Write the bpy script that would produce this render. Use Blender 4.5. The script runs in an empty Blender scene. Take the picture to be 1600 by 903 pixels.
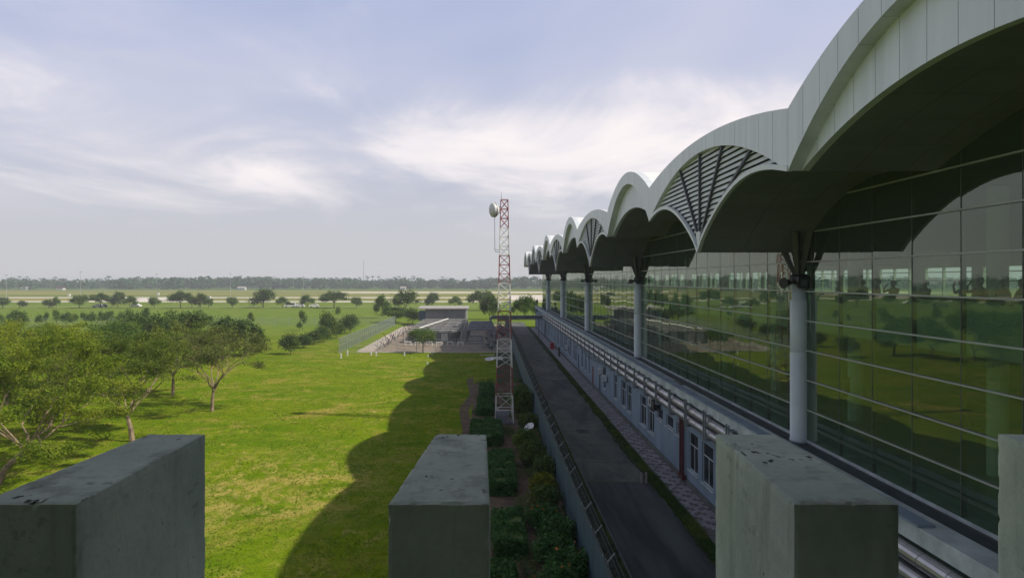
import bpy, bmesh, math, random
import numpy as np
from mathutils import Vector, Matrix
S = bpy.context.scene
COL = S.collection
R = math.radians
random.seed(7)

# ------------------------------------------------------------------ camera
CAMH = 12.0
cam = bpy.data.cameras.new("camera")
cam.sensor_width = 36.0
cam.lens = 27.0
cam.shift_x = 35 / 1600
cam.shift_y = -14.5 / 1600
cam.clip_start = 0.05
cam.clip_end = 12000
camo = bpy.data.objects.new("camera", cam)
COL.objects.link(camo)
camo.location = (0, 0, CAMH)
camo.rotation_euler = (math.pi / 2, 0, 0)
S.camera = camo

# ------------------------------------------------------------------ world and sun
SUN_EL, SUN_AZ = R(44.5), R(104.4)
W = bpy.data.worlds.new("World")
S.world = W
W.use_nodes = True
nt = W.node_tree
N, L = nt.nodes, nt.links
bg = N['Background']
sky = N.new('ShaderNodeTexSky')
sky.sky_type = 'NISHITA'
sky.sun_disc = False
sky.sun_elevation = SUN_EL
sky.sun_rotation = SUN_AZ
sky.altitude = 0
sky.air_density = 1.0
sky.dust_density = 1.6
sky.ozone_density = 1.6
tc = N.new('ShaderNodeTexCoord')
sep = N.new('ShaderNodeSeparateXYZ')
L.new(tc.outputs['Generated'], sep.inputs[0])
def wmath(op, a, b=None, c=None, clamp=False):
    m = N.new('ShaderNodeMath'); m.operation = op; m.use_clamp = clamp
    for i, v in enumerate((a, b, c)):
        if v is None: continue
        if isinstance(v, (int, float)): m.inputs[i].default_value = v
        else: L.new(v, m.inputs[i])
    return m.outputs[0]
zc = wmath('MAXIMUM', sep.outputs[2], 0.0)
den = wmath('ADD', zc, 0.11)
px = wmath('DIVIDE', sep.outputs[0], den)
py = wmath('DIVIDE', sep.outputs[1], den)
comb = N.new('ShaderNodeCombineXYZ')
L.new(px, comb.inputs[0]); L.new(py, comb.inputs[1])
def wnoise(scale, detail, dist, loc, sc, rot=0.0, rough=.55):
    mp = N.new('ShaderNodeMapping')
    mp.inputs['Location'].default_value = loc
    mp.inputs['Rotation'].default_value = (0, 0, rot)
    mp.inputs['Scale'].default_value = sc
    L.new(comb.outputs[0], mp.inputs[0])
    n = N.new('ShaderNodeTexNoise')
    n.inputs['Scale'].default_value = scale
    n.inputs['Detail'].default_value = detail
    n.inputs['Roughness'].default_value = rough
    n.inputs['Distortion'].default_value = dist
    L.new(mp.outputs[0], n.inputs['Vector'])
    return n.outputs[0]
def wramp(v, a, b):
    m = N.new('ShaderNodeMapRange'); m.interpolation_type = 'SMOOTHSTEP'
    L.new(v, m.inputs[0]); m.inputs[1].default_value = a; m.inputs[2].default_value = b
    return m.outputs[0]
n1 = wnoise(1.15, 7, .5, (5.5, 5.2, 8), (.9, .55, 1), R(8), .58)
n2 = wnoise(.34, 3, .2, (3.3, 7.4, 4), (1, .8, 1), R(-10))
n3 = wnoise(.55, 4, .8, (1.3, 2.4, 5), (.7, .6, 1), R(20))
ux = wmath('DIVIDE', sep.outputs[0], wmath('MAXIMUM', sep.outputs[1], .05))
uz = wmath('DIVIDE', sep.outputs[2], wmath('MAXIMUM', sep.outputs[1], .05))
def bank(x, z, rx, rz):
    a = wmath('DIVIDE', wmath('SUBTRACT', ux, x), rx); b = wmath('DIVIDE', wmath('SUBTRACT', uz, z), rz)
    d = wmath('ADD', wmath('MULTIPLY', a, a), wmath('MULTIPLY', b, b))
    return wmath('SUBTRACT', 1.0, wramp(d, .0, 1.0))
banks = wmath('ADD', wmath('MULTIPLY', bank(.24, .190, .50, .13), .20), wmath('MULTIPLY', bank(-.18, .160, .75, .085), .12))
lift = wramp(sep.outputs[2], .03, .13)
wisps = wmath('MULTIPLY', wmath('MULTIPLY', wramp(wmath('ADD', n1, banks), .50, .84), wmath('ADD', wmath('MULTIPLY', wramp(n2, .30, .55), .6), .4)), lift)
veil = wramp(n3, .30, .75)
cl = wmath('ADD', wmath('MULTIPLY', wisps, .85), wmath('MULTIPLY', wmath('MULTIPLY', veil, .42), wramp(sep.outputs[2], .04, .15)), clamp=True)
def wmix(fac, a, b):
    m = N.new('ShaderNodeMix'); m.data_type = 'RGBA'
    if isinstance(fac, (int, float)): m.inputs[0].default_value = fac
    else: L.new(fac, m.inputs[0])
    for i, v in ((6, a), (7, b)):
        if isinstance(v, tuple): m.inputs[i].default_value = v
        else: L.new(v, m.inputs[i])
    return m.outputs[2]
# humid pale air low down, thin blue above, wisps of cirrus
high = wmath('SUBTRACT', .82, wmath('MULTIPLY', wramp(sep.outputs[2], .34, .70), .68))
base0 = wmix(high, sky.outputs[0], (5.0, 5.75, 8.5, 1))
low = wmath('MULTIPLY', wmath('POWER', wmath('SUBTRACT', 1.0, wramp(sep.outputs[2], -.06, .36)), 1.2), .95)
base = wmix(low, base0, (6.9, 6.8, 6.7, 1))
withcl = wmix(cl, base, (10.8, 10.1, 10.2, 1))
L.new(withcl, bg.inputs[0])
bg.inputs[1].default_value = 0.091

sl = bpy.data.lights.new("sun", 'SUN')
sl.energy = 5.0
sl.angle = R(0.6)
sl.color = (1.0, .93, .80)
so = bpy.data.objects.new("sun", sl)
COL.objects.link(so)
sd = Vector((math.sin(SUN_AZ) * math.cos(SUN_EL), math.cos(SUN_AZ) * math.cos(SUN_EL), math.sin(SUN_EL)))
so.rotation_euler = sd.to_track_quat('Z', 'Y').to_euler()
so.location = (60, -20, 60)

S.view_settings.view_transform = 'Standard'
S.view_settings.look = 'None'
S.view_settings.exposure = 0.0
S.view_settings.gamma = 1
S.view_settings.use_curve_mapping = False
S.render.engine = 'CYCLES'
S.cycles.max_bounces = 8
S.cycles.transparent_max_bounces = 12
S.cycles.volume_bounces = 0
S.cycles.use_denoising = True

# ------------------------------------------------------------------ material helpers
class Mat:
    def __init__(s, name, rough=.6, metal=0, spec=.5):
        s.m = bpy.data.materials.new(name); s.m.use_nodes = True
        s.t = s.m.node_tree; s.N = s.t.nodes; s.L = s.t.links
        s.b = s.N['Principled BSDF']
        s.b.inputs['Roughness'].default_value = rough
        s.b.inputs['Metallic'].default_value = metal
        s.b.inputs['Specular IOR Level'].default_value = spec
        s._tc = None
    def tc(s, kind='Object'):
        if s._tc is None: s._tc = s.N.new('ShaderNodeTexCoord')
        return s._tc.outputs[kind]
    def geo(s, k='Position'):
        g = s.N.new('ShaderNodeNewGeometry'); return g.outputs[k]
    def noise(s, scale, detail=4, rough=.55, sc=(1, 1, 1), vec=None, dist=0, loc=(0, 0, 0), rot=0):
        mp = s.N.new('ShaderNodeMapping'); mp.inputs['Scale'].default_value = sc
        mp.inputs['Location'].default_value = loc; mp.inputs['Rotation'].default_value = (0, 0, rot)
        s.L.new(vec or s.tc(), mp.inputs[0])
        n = s.N.new('ShaderNodeTexNoise'); n.inputs['Scale'].default_value = scale
        n.inputs['Detail'].default_value = detail; n.inputs['Roughness'].default_value = rough
        n.inputs['Distortion'].default_value = dist
        s.L.new(mp.outputs[0], n.inputs['Vector']); return n.outputs[0]
    def vor(s, scale, sc=(1, 1, 1), feature='F1', vec=None, out='Distance'):
        mp = s.N.new('ShaderNodeMapping'); mp.inputs['Scale'].default_value = sc
        s.L.new(vec or s.tc(), mp.inputs[0])
        n = s.N.new('ShaderNodeTexVoronoi'); n.inputs['Scale'].default_value = scale; n.feature = feature
        s.L.new(mp.outputs[0], n.inputs['Vector']); return n.outputs[out]
    def rng(s, v, a, b, c=0, d=1, smooth=True):
        m = s.N.new('ShaderNodeMapRange')
        if smooth: m.interpolation_type = 'SMOOTHSTEP'
        s.L.new(v, m.inputs[0])
        for i, x in zip((1, 2, 3, 4), (a, b, c, d)): m.inputs[i].default_value = x
        return m.outputs[0]
    def math(s, op, a, b=None):
        m = s.N.new('ShaderNodeMath'); m.operation = op
        for i, v in enumerate((a, b)):
            if v is None: continue
            if isinstance(v, (int, float)): m.inputs[i].default_value = v
            else: s.L.new(v, m.inputs[i])
        return m.outputs[0]
    def mix(s, f, a, b, mode='MIX'):
        m = s.N.new('ShaderNodeMix'); m.data_type = 'RGBA'; m.blend_type = mode
        if isinstance(f, (int, float)): m.inputs[0].default_value = f
        else: s.L.new(f, m.inputs[0])
        for i, v in ((6, a), (7, b)):
            if isinstance(v, tuple): m.inputs[i].default_value = (*v, 1)[:4]
            else: s.L.new(v, m.inputs[i])
        return m.outputs[2]
    def col(s, c):
        if isinstance(c, tuple): s.b.inputs['Base Color'].default_value = (*c, 1)
        else: s.L.new(c, s.b.inputs['Base Color'])
        return s
    def bump(s, h, strength=.3, dist=.02):
        b = s.N.new('ShaderNodeBump'); b.inputs['Strength'].default_value = strength
        b.inputs['Distance'].default_value = dist
        s.L.new(h, b.inputs['Height']); s.L.new(b.outputs[0], s.b.inputs['Normal']); return s

def weathered(name, c, rough=.6, metal=0, amt=.25, scale=2.0, fine=30, spec=.5, bump=0.0, stretch=(1, 1, 1)):
    m = Mat(name, rough, metal, spec)
    a = m.noise(scale, 5, .6, sc=stretch, vec=m.geo())
    b = m.noise(fine, 3, .6, vec=m.geo())
    dark = tuple(x * (1 - amt * 1.6) for x in c); lite = tuple(min(1, x * (1 + amt * .6)) for x in c)
    q = m.mix(m.rng(a, .3, .7), dark, lite)
    q = m.mix(m.rng(b, .35, .65, 0, amt * .8), q, tuple(x * .75 for x in c))
    m.col(q)
    if bump: m.bump(b, bump, .01)
    return m.m

def leafy(name, dark, light, tip=None, transl=.35, pos_scale=.5):
    m = Mat(name, .65, 0, .15)
    ri = m.geo('Random Per Island')
    ps = m.noise(pos_scale, 3, .6, vec=m.geo())
    q = m.mix(m.rng(ri, 0, 1, smooth=False), dark, light)
    if tip: q = m.mix(m.rng(ps, .42, .66, 0, .85), q, tip)
    m.col(q)
    tr = m.N.new('ShaderNodeBsdfTranslucent'); m.L.new(q, tr.inputs[0])
    ms = m.N.new('ShaderNodeMixShader'); ms.inputs[0].default_value = transl
    m.L.new(m.b.outputs[0], ms.inputs[1]); m.L.new(tr.outputs[0], ms.inputs[2])
    m.L.new(ms.outputs[0], m.N['Material Output'].inputs[0])
    return m.m

def ground_mat():
    m = Mat('field_grass', .9, 0, .0)
    g = m.geo()
    big = m.noise(.035, 5, .6, sc=(1, 1.6, 1), vec=g)
    patch = m.noise(.11, 6, .68, sc=(1, 1.2, 1), vec=g, dist=1.5, loc=(3.7, 1.9, 0))
    mid = m.noise(.22, 5, .65, sc=(1, 1.7, 1), vec=g, dist=.6)
    streak = m.noise(.9, 4, .7, sc=(1, .5, 1), vec=g, dist=1.2, rot=.5)
    fine = m.noise(9, 3, .7, vec=g)
    q = m.mix(m.rng(mid, .3, .7), (.080, .155, .004), (.155, .225, .006))
    q = m.mix(m.rng(big, .35, .7, 0, .7), q, (.190, .235, .008))
    dry = m.math('MULTIPLY', m.rng(streak, .48, .66), m.rng(mid, .46, .62))
    q = m.mix(m.rng(patch, .51, .66, 0, .72), q, (.36, .27, .07))
    vd = m.N.new('ShaderNodeVectorMath'); vd.operation = 'DISTANCE'; vs = m.N.new('ShaderNodeVectorMath'); vs.operation = 'MULTIPLY'
    vs.inputs[1].default_value = (1.0, .75, 0); m.L.new(g, vs.inputs[0]); m.L.new(vs.outputs[0], vd.inputs[0]); vd.inputs[1].default_value = (-12.5, 33.5, 0)
    worn = m.math('MULTIPLY', m.rng(vd.outputs['Value'], 10, 2), m.rng(m.noise(.55, 6, .7, sc=(1.0, .6, 1), vec=g, dist=1.6, loc=(1, 8, 0)), .44, .60))
    q = m.mix(m.math('MULTIPLY', worn, .8), q, (.42, .32, .10))
    q = m.mix(m.math('MULTIPLY', dry, .75), q, (.40, .30, .09))
    clump = m.noise(1.6, 5, .75, sc=(1, .55, 1), vec=g, dist=.8, loc=(5, 2, 0))
    q = m.mix(m.rng(clump, .46, .62, 0, .55), q, (.060, .120, .004))
    q = m.mix(m.rng(clump, .44, .34, 0, .45), q, (.24, .24, .03))
    q = m.mix(m.rng(fine, .35, .7, 0, .40), q, (.07, .11, .006))
    # airfield grass beyond is drier, in broad mown bands
    sepn = m.N.new('ShaderNodeSeparateXYZ'); m.L.new(g, sepn.inputs[0])
    q = m.mix(m.rng(sepn.outputs[1], 95, 210, 0, .75), q, m.mix(m.rng(mid, .35, .65), (.085, .150, .022), (.145, .190, .038)))
    far = m.rng(sepn.outputs[1], 380, 440)
    bands = m.noise(.020, 4, .6, sc=(.12, 1, 1), vec=g)
    fc = m.mix(m.rng(bands, .38, .62), (.105, .150, .030), (.26, .23, .075))
    q = m.mix(far, q, fc)
    vfar = m.rng(sepn.outputs[1], 820, 950)
    q = m.mix(vfar, q, (.07, .12, .03))
    m.col(q); m.bump(fine, .35, .05)
    return m.m

M = {}
M['grass'] = ground_mat()
M['blade'] = leafy('grass_blades', (.10, .20, .004), (.20, .28, .008), (.40, .33, .06), .65, .30)
M['facade'] = weathered('white_cladding', (.62, .655, .66), .38, 0, .07, .5, 7, stretch=(1, 3, .25))
M['roofsheet'] = weathered('roof_sheet', (.72, .72, .70), .5, 0, .06, .4, 6)
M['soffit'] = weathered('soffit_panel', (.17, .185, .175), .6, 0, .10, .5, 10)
M['rim'] = weathered('white_rim', (.60, .64, .62), .4, 0, .05)
M['slat'] = weathered('louvre_slat', (.62, .65, .60), .5, 0, .06)
M['rib'] = weathered('dark_rib', (.05, .055, .06), .5, 0, .1)
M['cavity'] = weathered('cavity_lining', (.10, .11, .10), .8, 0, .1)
M['column'] = weathered('painted_column', (.46, .52, .53), .42, 0, .05, .8, 9)
M['steel'] = weathered('grey_steel', (.085, .09, .08), .5, .2, .1)
M['mullion'] = weathered('dark_mullion', (.075, .09, .075), .5, .2, .1)
M['transom'] = weathered('light_transom', (.34, .37, .34), .4, .2, .05)
M['wallblue'] = weathered('pale_blue_wall', (.21, .275, .325), .75, 0, .14, .6, 14, .3, .1, (1, 1, .35))
M['ledge'] = weathered('ledge_screed', (.44, .49, .48), .8, 0, .22, .8, 12, .3, .2)
M['gutter'] = weathered('gutter_membrane', (.035, .05, .055), .7, 0, .2)
M['pipe'] = weathered('foil_clad_pipe', (.42, .42, .41), .33, .75, .12, .9, 8)
M['bracket'] = weathered('pipe_bracket', (.20, .23, .24), .5, .2, .12)
M['frame'] = weathered('white_window_frame', (.45, .49, .49), .4, 0, .06)
M['pane'] = weathered('dark_window_pane', (.015, .022, .026), .08, 0, .05)
M['redpipe'] = weathered('maroon_pipe', (.085, .022, .022), .5, 0, .15)
M['red'] = weathered('red_paint', (.36, .02, .02), .45, 0, .1)
M['black'] = weathered('black_plastic', (.012, .012, .013), .5, 0, .1)
M['white'] = weathered('white_paint', (.68, .68, .65), .5, 0, .08)
M['whitemetal'] = weathered('white_metal', (.6, .6, .58), .45, .1, .1)
M['towerred'] = weathered('tower_red', (.27, .058, .050), .55, 0, .15)
M['towerwhite'] = weathered('tower_white', (.70, .69, .64), .55, 0, .12)
M['dirt'] = weathered('bare_soil', (.135, .095, .062), .95, 0, .3, 1.1, 16, .1, .5)
M['gravel'] = weathered('yard_gravel', (.26, .21, .16), .95, 0, .25, .5, 10, .1, .4)
M['concretepath'] = weathered('pale_concrete', (.42, .36, .30), .9, 0, .2, .4, 10, .2, .2)
M['runway'] = weathered('runway_concrete', (.60, .54, .46), .9, 0, .1, .02, 1)
M['kerb'] = weathered('kerb_concrete', (.13, .14, .13), .85, 0, .25, 1.5, 20, .2, .3)
M['verge'] = weathered('verge_soil', (.035, .055, .022), .95, 0, .4, 1.5, 14, .1, .6)
M['tilelight'] = weathered('paver_grey', (.26, .26, .27), .8, 0, .2, 1.2, 20, .3, .2)
M['tiledark'] = weathered('paver_maroon', (.12, .10, .105), .8, 0, .2, 1.2, 20, .3, .2)
M['fence'] = weathered('blue_grey_sheet', (.070, .115, .135), .5, .1, .14, .6, 12, .5, 0, (1, 1, .4))
M['wire'] = weathered('galvanised_wire', (.06, .065, .065), .5, .6, .2)
M['mesh'] = weathered('galvanised_post', (.35, .38, .37), .5, .3, .15)
M['plantdark'] = weathered('cooler_casing', (.055, .060, .062), .6, .2, .25, .9, 8)
M['yardpipe'] = weathered('yard_pipe', (.36, .35, .32), .6, .1, .15)
M['plantgrey'] = weathered('cooler_grey', (.20, .21, .22), .6, .1, .2)
M['shedwall'] = weathered('shed_plaster', (.17, .18, .19), .85, 0, .15, .4, 8)
M['shedroof'] = weathered('shed_roof', (.34, .32, .29), .8, 0, .15)
M['bark'] = weathered('bark_pale', (.28, .21, .14), .9, 0, .3, 3, 25, .1, .6)
M['barkdark'] = weathered('bark_dark', (.09, .07, .05), .9, 0, .3, 3, 25, .1, .6)
M['leafa'] = leafy('leaf_yellow_green', (.075, .130, .008), (.20, .28, .016), (.29, .32, .025), .45, .45)
M['leafb'] = leafy('leaf_dull', (.060, .095, .016), (.145, .180, .034), (.21, .20, .055), .4, .5)
M['leafm'] = leafy('leaf_olive', (.050, .100, .008), (.13, .19, .018), (.20, .23, .030), .4, .5)
M['leafc'] = leafy('leaf_dark', (.030, .070, .016), (.080, .135, .028), (.12, .165, .025), .25, .35)
M['leafd'] = leafy('leaf_mid', (.045, .105, .016), (.105, .180, .030), (.15, .21, .030), .3, .4)
M['leafhedge'] = leafy('leaf_hedge', (.025, .085, .014), (.060, .150, .030), None, .2)
M['leafcroton'] = leafy('leaf_croton', (.10, .13, .010), (.24, .24, .015), None, .3)
M['flower'] = leafy('flower_orange', (.40, .11, .03), (.55, .20, .05), None, .2)
M['farwood'] = leafy('far_wood_leaf', (.018, .060, .028), (.040, .100, .042), (.05, .115, .045), .2, .02)
M['interior'] = weathered('interior_paint', (.50, .56, .46), .7, 0, .05)
M['darkfloor'] = weathered('interior_floor', (.26, .28, .24), .3, 0, .08)
M['skin'] = weathered('skin', (.20, .11, .07), .6, 0, .05)
M['hair'] = weathered('hair', (.012, .010, .009), .5, 0, .05)
M['clothdark'] = weathered('dark_cloth', (.03, .035, .05), .9, 0, .1)
M['clothgrey'] = weathered('grey_cloth', (.14, .14, .15), .9, 0, .1)
M['clothbrown'] = weathered('brown_cloth', (.12, .07, .045), .9, 0, .1)
M['clothyellow'] = weathered('yellow_green_cloth', (.30, .32, .06), .9, 0, .1)
M['carwhite'] = weathered('car_paint_white', (.70, .70, .69), .25, 0, .03)
M['cardark'] = weathered('car_paint_grey', (.10, .11, .12), .25, .2, .03)
M['tyre'] = weathered('tyre', (.02, .02, .02), .8, 0, .1)
M['tarp'] = weathered('blue_tarp', (.03, .07, .11), .6, 0, .2)

def road_mat():
    m = Mat('road_surface', .85, 0, .3)
    g = m.geo()
    a = m.noise(.40, 7, .68, sc=(1.2, .30, 1), vec=g, dist=.9)
    f = m.noise(22, 3, .7, vec=g)
    q = m.mix(m.rng(a, .3, .7), (.045, .055, .050), (.155, .160, .130))
    q = m.mix(m.rng(f, .3, .7, 0, .4), q, (.05, .05, .048))
    m.col(q); m.bump(f, .3, .01); return m.m
M['roadslab'] = road_mat()
M['asphalt'] = weathered('asphalt', (.062, .074, .072), .85, 0, .42, .9, 30, .3, .3, (1.1, .10, 1))

def block_mat():
    m = Mat('painted_concrete', .85, 0, .25)
    g = m.geo()
    a = m.noise(3.5, 6, .65, vec=g); f = m.noise(60, 4, .7, vec=g)
    drip = m.noise(16, 4, .6, sc=(1, 1, .10), vec=g)
    q = m.mix(m.rng(a, .3, .7), (.44, .49, .43), (.62, .66, .58))
    q = m.mix(m.rng(drip, .54, .72, 0, .55), q, (.26, .28, .24))
    q = m.mix(m.rng(f, .45, .8, 0, .35), q, (.33, .35, .31))
    spots = m.noise(52, 3, .5, sc=(1, .5, 1), vec=g, loc=(3, 1, 0))
    clus = m.noise(5, 2, .5, vec=g, loc=(9, 4, 2))
    s = m.math('MULTIPLY', m.rng(spots, .60, .66), m.rng(clus, .48, .62))
    sn = m.N.new('ShaderNodeSeparateXYZ'); m.L.new(m.geo('Normal'), sn.inputs[0])
    topf = m.rng(sn.outputs[2], .3, .8, .25, 1)
    smudge = m.noise(9, 5, .7, sc=(1, .7, 1), vec=g, loc=(2, 7, 1))
    q = m.mix(m.math('MULTIPLY', m.rng(smudge, .52, .68, 0, .55), topf), q, (.16, .16, .13))
    q = m.mix(m.math('MULTIPLY', s, topf), q, (.035, .032, .026))
    pits = m.vor(26, vec=g)
    s2 = m.math('MULTIPLY', m.rng(pits, .13, .07), m.rng(m.noise(7, 2, .5, vec=g), .56, .62))
    q = m.mix(s2, q, (.03, .03, .025))
    m.col(q); m.bump(f, .7, .003); return m.m
M['block'] = block_mat()

def glass_mat():
    m = bpy.data.materials.new('tinted_facade_glass'); m.use_nodes = True
    t = m.node_tree; t.nodes.remove(t.nodes['Principled BSDF'])
    out = t.nodes['Material Output']
    tr = t.nodes.new('ShaderNodeBsdfTransparent'); tr.inputs[0].default_value = (.60, .72, .63, 1)
    gl = t.nodes.new('ShaderNodeBsdfGlossy'); gl.inputs['Roughness'].default_value = .012
    gl.inputs[0].default_value = (.86, .93, .78, 1)
    fr = t.nodes.new('ShaderNodeFresnel'); fr.inputs['IOR'].default_value = 1.95
    mx = t.nodes.new('ShaderNodeMixShader')
    # slight roller-wave of tempered panes
    g = t.nodes.new('ShaderNodeNewGeometry')
    ns = t.nodes.new('ShaderNodeTexNoise'); ns.inputs['Scale'].default_value = .45; ns.inputs['Detail'].default_value = 1
    t.links.new(g.outputs['Position'], ns.inputs['Vector'])
    b = t.nodes.new('ShaderNodeBump'); b.inputs['Strength'].default_value = .10; b.inputs['Distance'].default_value = .05
    t.links.new(ns.outputs[0], b.inputs['Height'])
    t.links.new(b.outputs[0], gl.inputs['Normal'])
    k = t.nodes.new('ShaderNodeMath'); k.operation = 'SUBTRACT'; k.inputs[0].default_value = 1; t.links.new(g.outputs['Backfacing'], k.inputs[1])
    k2 = t.nodes.new('ShaderNodeMath'); k2.operation = 'MULTIPLY'; t.links.new(k.outputs[0], k2.inputs[0]); t.links.new(fr.outputs[0], k2.inputs[1])
    t.links.new(k2.outputs[0], mx.inputs[0]); t.links.new(tr.outputs[0], mx.inputs[1]); t.links.new(gl.outputs[0], mx.inputs[2])
    df = t.nodes.new('ShaderNodeBsdfDiffuse'); df.inputs[0].default_value = (.42, .52, .40, 1)
    m2 = t.nodes.new('ShaderNodeMixShader'); m2.inputs[0].default_value = .045
    t.links.new(mx.outputs[0], m2.inputs[1]); t.links.new(df.outputs[0], m2.inputs[2])
    t.links.new(m2.outputs[0], out.inputs[0]); return m
M['glass'] = glass_mat()

# ------------------------------------------------------------------ mesh helpers
class MB:
    def __init__(s): s.v = []; s.f = []
    def add(s, vs, fs):
        o = len(s.v); s.v += [tuple(p) for p in vs]; s.f += [tuple(i + o for i in f) for f in fs]; return s
    def box(s, x0, x1, y0, y1, z0, z1):
        return s.add([(x0, y0, z0), (x1, y0, z0), (x1, y1, z0), (x0, y1, z0), (x0, y0, z1), (x1, y0, z1), (x1, y1, z1), (x0, y1, z1)],
                     [(0, 3, 2, 1), (4, 5, 6, 7), (0, 1, 5, 4), (1, 2, 6, 5), (2, 3, 7, 6), (3, 0, 4, 7)])
    def prism(s, poly, axis, a, b):
        """poly: list of 2D pts, extruded along axis ('x','y','z') from a to b"""
        n = len(poly)
        def P(p, t): return {'x': (t, p[0], p[1]), 'y': (p[0], t, p[1]), 'z': (p[0], p[1], t)}[axis]
        vs = [P(p, a) for p in poly] + [P(p, b) for p in poly]
        fs = [tuple(range(n))[::-1], tuple(range(n, 2 * n))] + [(i, (i + 1) % n, (i + 1) % n + n, i + n) for i in range(n)]
        return s.add(vs, fs)
    def tube(s, pts, rad, n=8, caps=True):
        pts = [Vector(p) for p in pts]
        if not isinstance(rad, (list, tuple)): rad = [rad] * len(pts)
        vs = []; fs = []; u = None
        for i, p in enumerate(pts):
            d = (pts[min(i + 1, len(pts) - 1)] - pts[max(i - 1, 0)]).normalized()
            if u is None:
                u = d.cross(Vector((0, 0, 1)) if abs(d.z) < .9 else Vector((1, 0, 0))).normalized()
            else:
                u = (u - d * u.dot(d)).normalized()
            w = d.cross(u)
            for k in range(n):
                a = 2 * math.pi * k / n
                vs.append(p + (u * math.cos(a) + w * math.sin(a)) * rad[i])
        for i in range(len(pts) - 1):
            for k in range(n):
                fs.append((i * n + k, i * n + (k + 1) % n, (i + 1) * n + (k + 1) % n, (i + 1) * n + k))
        if caps: fs += [tuple(range(n))[::-1], tuple((len(pts) - 1) * n + k for k in range(n))]
        return s.add(vs, fs)
    def bar(s, p, q, w, h=None):
        return s.tube([p, q], w * .7, 4)
    def lathe(s, prof, c=(0, 0, 0), n=20, axis=Vector((0, 0, 1))):
        rot = Vector((0, 0, 1)).rotation_difference(Vector(axis)).to_matrix(); c = Vector(c)
        vs = []; fs = []
        for r, z in prof:
            for k in range(n):
                a = 2 * math.pi * k / n
                vs.append(c + rot @ Vector((r * math.cos(a), r * math.sin(a), z)))
        for i in range(len(prof) - 1):
            for k in range(n):
                fs.append((i * n + k, i * n + (k + 1) % n, (i + 1) * n + (k + 1) % n, (i + 1) * n + k))
        fs += [tuple(range(n))[::-1], tuple((len(prof) - 1) * n + k for k in range(n))]
        return s.add(vs, fs)
    def data(s, name, mat):
        me = bpy.data.meshes.new(name); me.from_pydata(s.v, [], s.f)
        if mat: me.materials.append(mat)
        return me
    def build(s, name, mat, parent=None, smooth=False, kind=None):
        me = s.data(name, mat)
        if smooth: me.shade_smooth()
        return link(name, me, parent, kind)

def link(name, me, parent=None, kind=None, loc=None, rot=None, scale=None):
    o = bpy.data.objects.new(name, me); COL.objects.link(o)
    if parent is not None: o.parent = parent
    if loc is not None: o.location = loc
    if rot is not None: o.rotation_euler = rot
    if scale is not None: o.scale = scale
    if kind: o['kind'] = kind
    return o
def tag(o, label, cat, group=None):
    o['label'] = label; o['category'] = cat
    if group: o['group'] = group
    return o
def thing(name, label, cat, loc=(0, 0, 0), group=None, rot=None):
    o = bpy.data.objects.new(name, None); COL.objects.link(o); o.location = loc
    o.empty_display_size = .3
    if rot: o.rotation_euler = rot
    return tag(o, label, cat, group)
def copy_tree(o, parent=None):
    c = o.copy(); COL.objects.link(c); c.parent = parent
    for ch in list(o.children): copy_tree(ch, c)
    return c
def sheet(name, x0, x1, y0, y1, z, mat, parent=None, kind='structure', nx=1, ny=1):
    mb = MB()
    for i in range(nx + 1):
        for j in range(ny + 1):
            mb.v.append((x0 + (x1 - x0) * i / nx, y0 + (y1 - y0) * j / ny, z))
    for i in range(nx):
        for j in range(ny):
            a = i * (ny + 1) + j; mb.f.append((a, a + ny + 1, a + ny + 2, a + 1))
    return mb.build(name, mat, parent, kind=kind)
def npmesh(name, V, F, mat, nper):
    me = bpy.data.meshes.new(name)
    me.vertices.add(len(V)); me.vertices.foreach_set('co', np.asarray(V, np.float32).ravel())
    nf = len(F); me.loops.add(nf * nper); me.polygons.add(nf)
    me.loops.foreach_set('vertex_index', np.asarray(F, np.int32).ravel())
    me.polygons.foreach_set('loop_start', np.arange(0, nf * nper, nper, dtype=np.int32))
    me.polygons.foreach_set('loop_total', np.full(nf, nper, np.int32))
    me.materials.append(mat); me.update(calc_edges=True); return me
def px2(x, Y): return (x - 765) * Y / 1200.0           # lateral metres at depth Y

# ------------------------------------------------------------------ ground
gmb = MB()
gx_ = [-3900, -1200, -400, -120, -40, 0, 40, 120, 400, 1200, 3900]; gy_ = [-150, 0, 60, 130, 260, 500, 900, 1600, 3950]
for x in gx_:
    for y in gy_: gmb.v.append((x, y, 0))
for i in range(len(gx_) - 1):
    for j in range(len(gy_) - 1):
        a = i * len(gy_) + j; gmb.f.append((a, a + len(gy_), a + len(gy_) + 1, a + 1))
gmb.build('ground', M['grass'], kind='structure')

# runway and taxiway strips far off
sheet('taxiway', -900, 330, 412, 432, .004, M['runway'])
sheet('taxiway', -900, 330, 503, 528, .004, M['runway'])
sheet('apron', px2(185, 465), px2(270, 465), 432, 503, .004, M['runway'])
sheet('runway', px2(520, 720), 420, 690, 755, .004, M['runway'])
sheet('dirt_road', -500, 60, 341, 343.4, .004, M['concretepath'])
sheet('apron', px2(795, 520), 200, 450, 600, .008, M['runway'])

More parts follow.
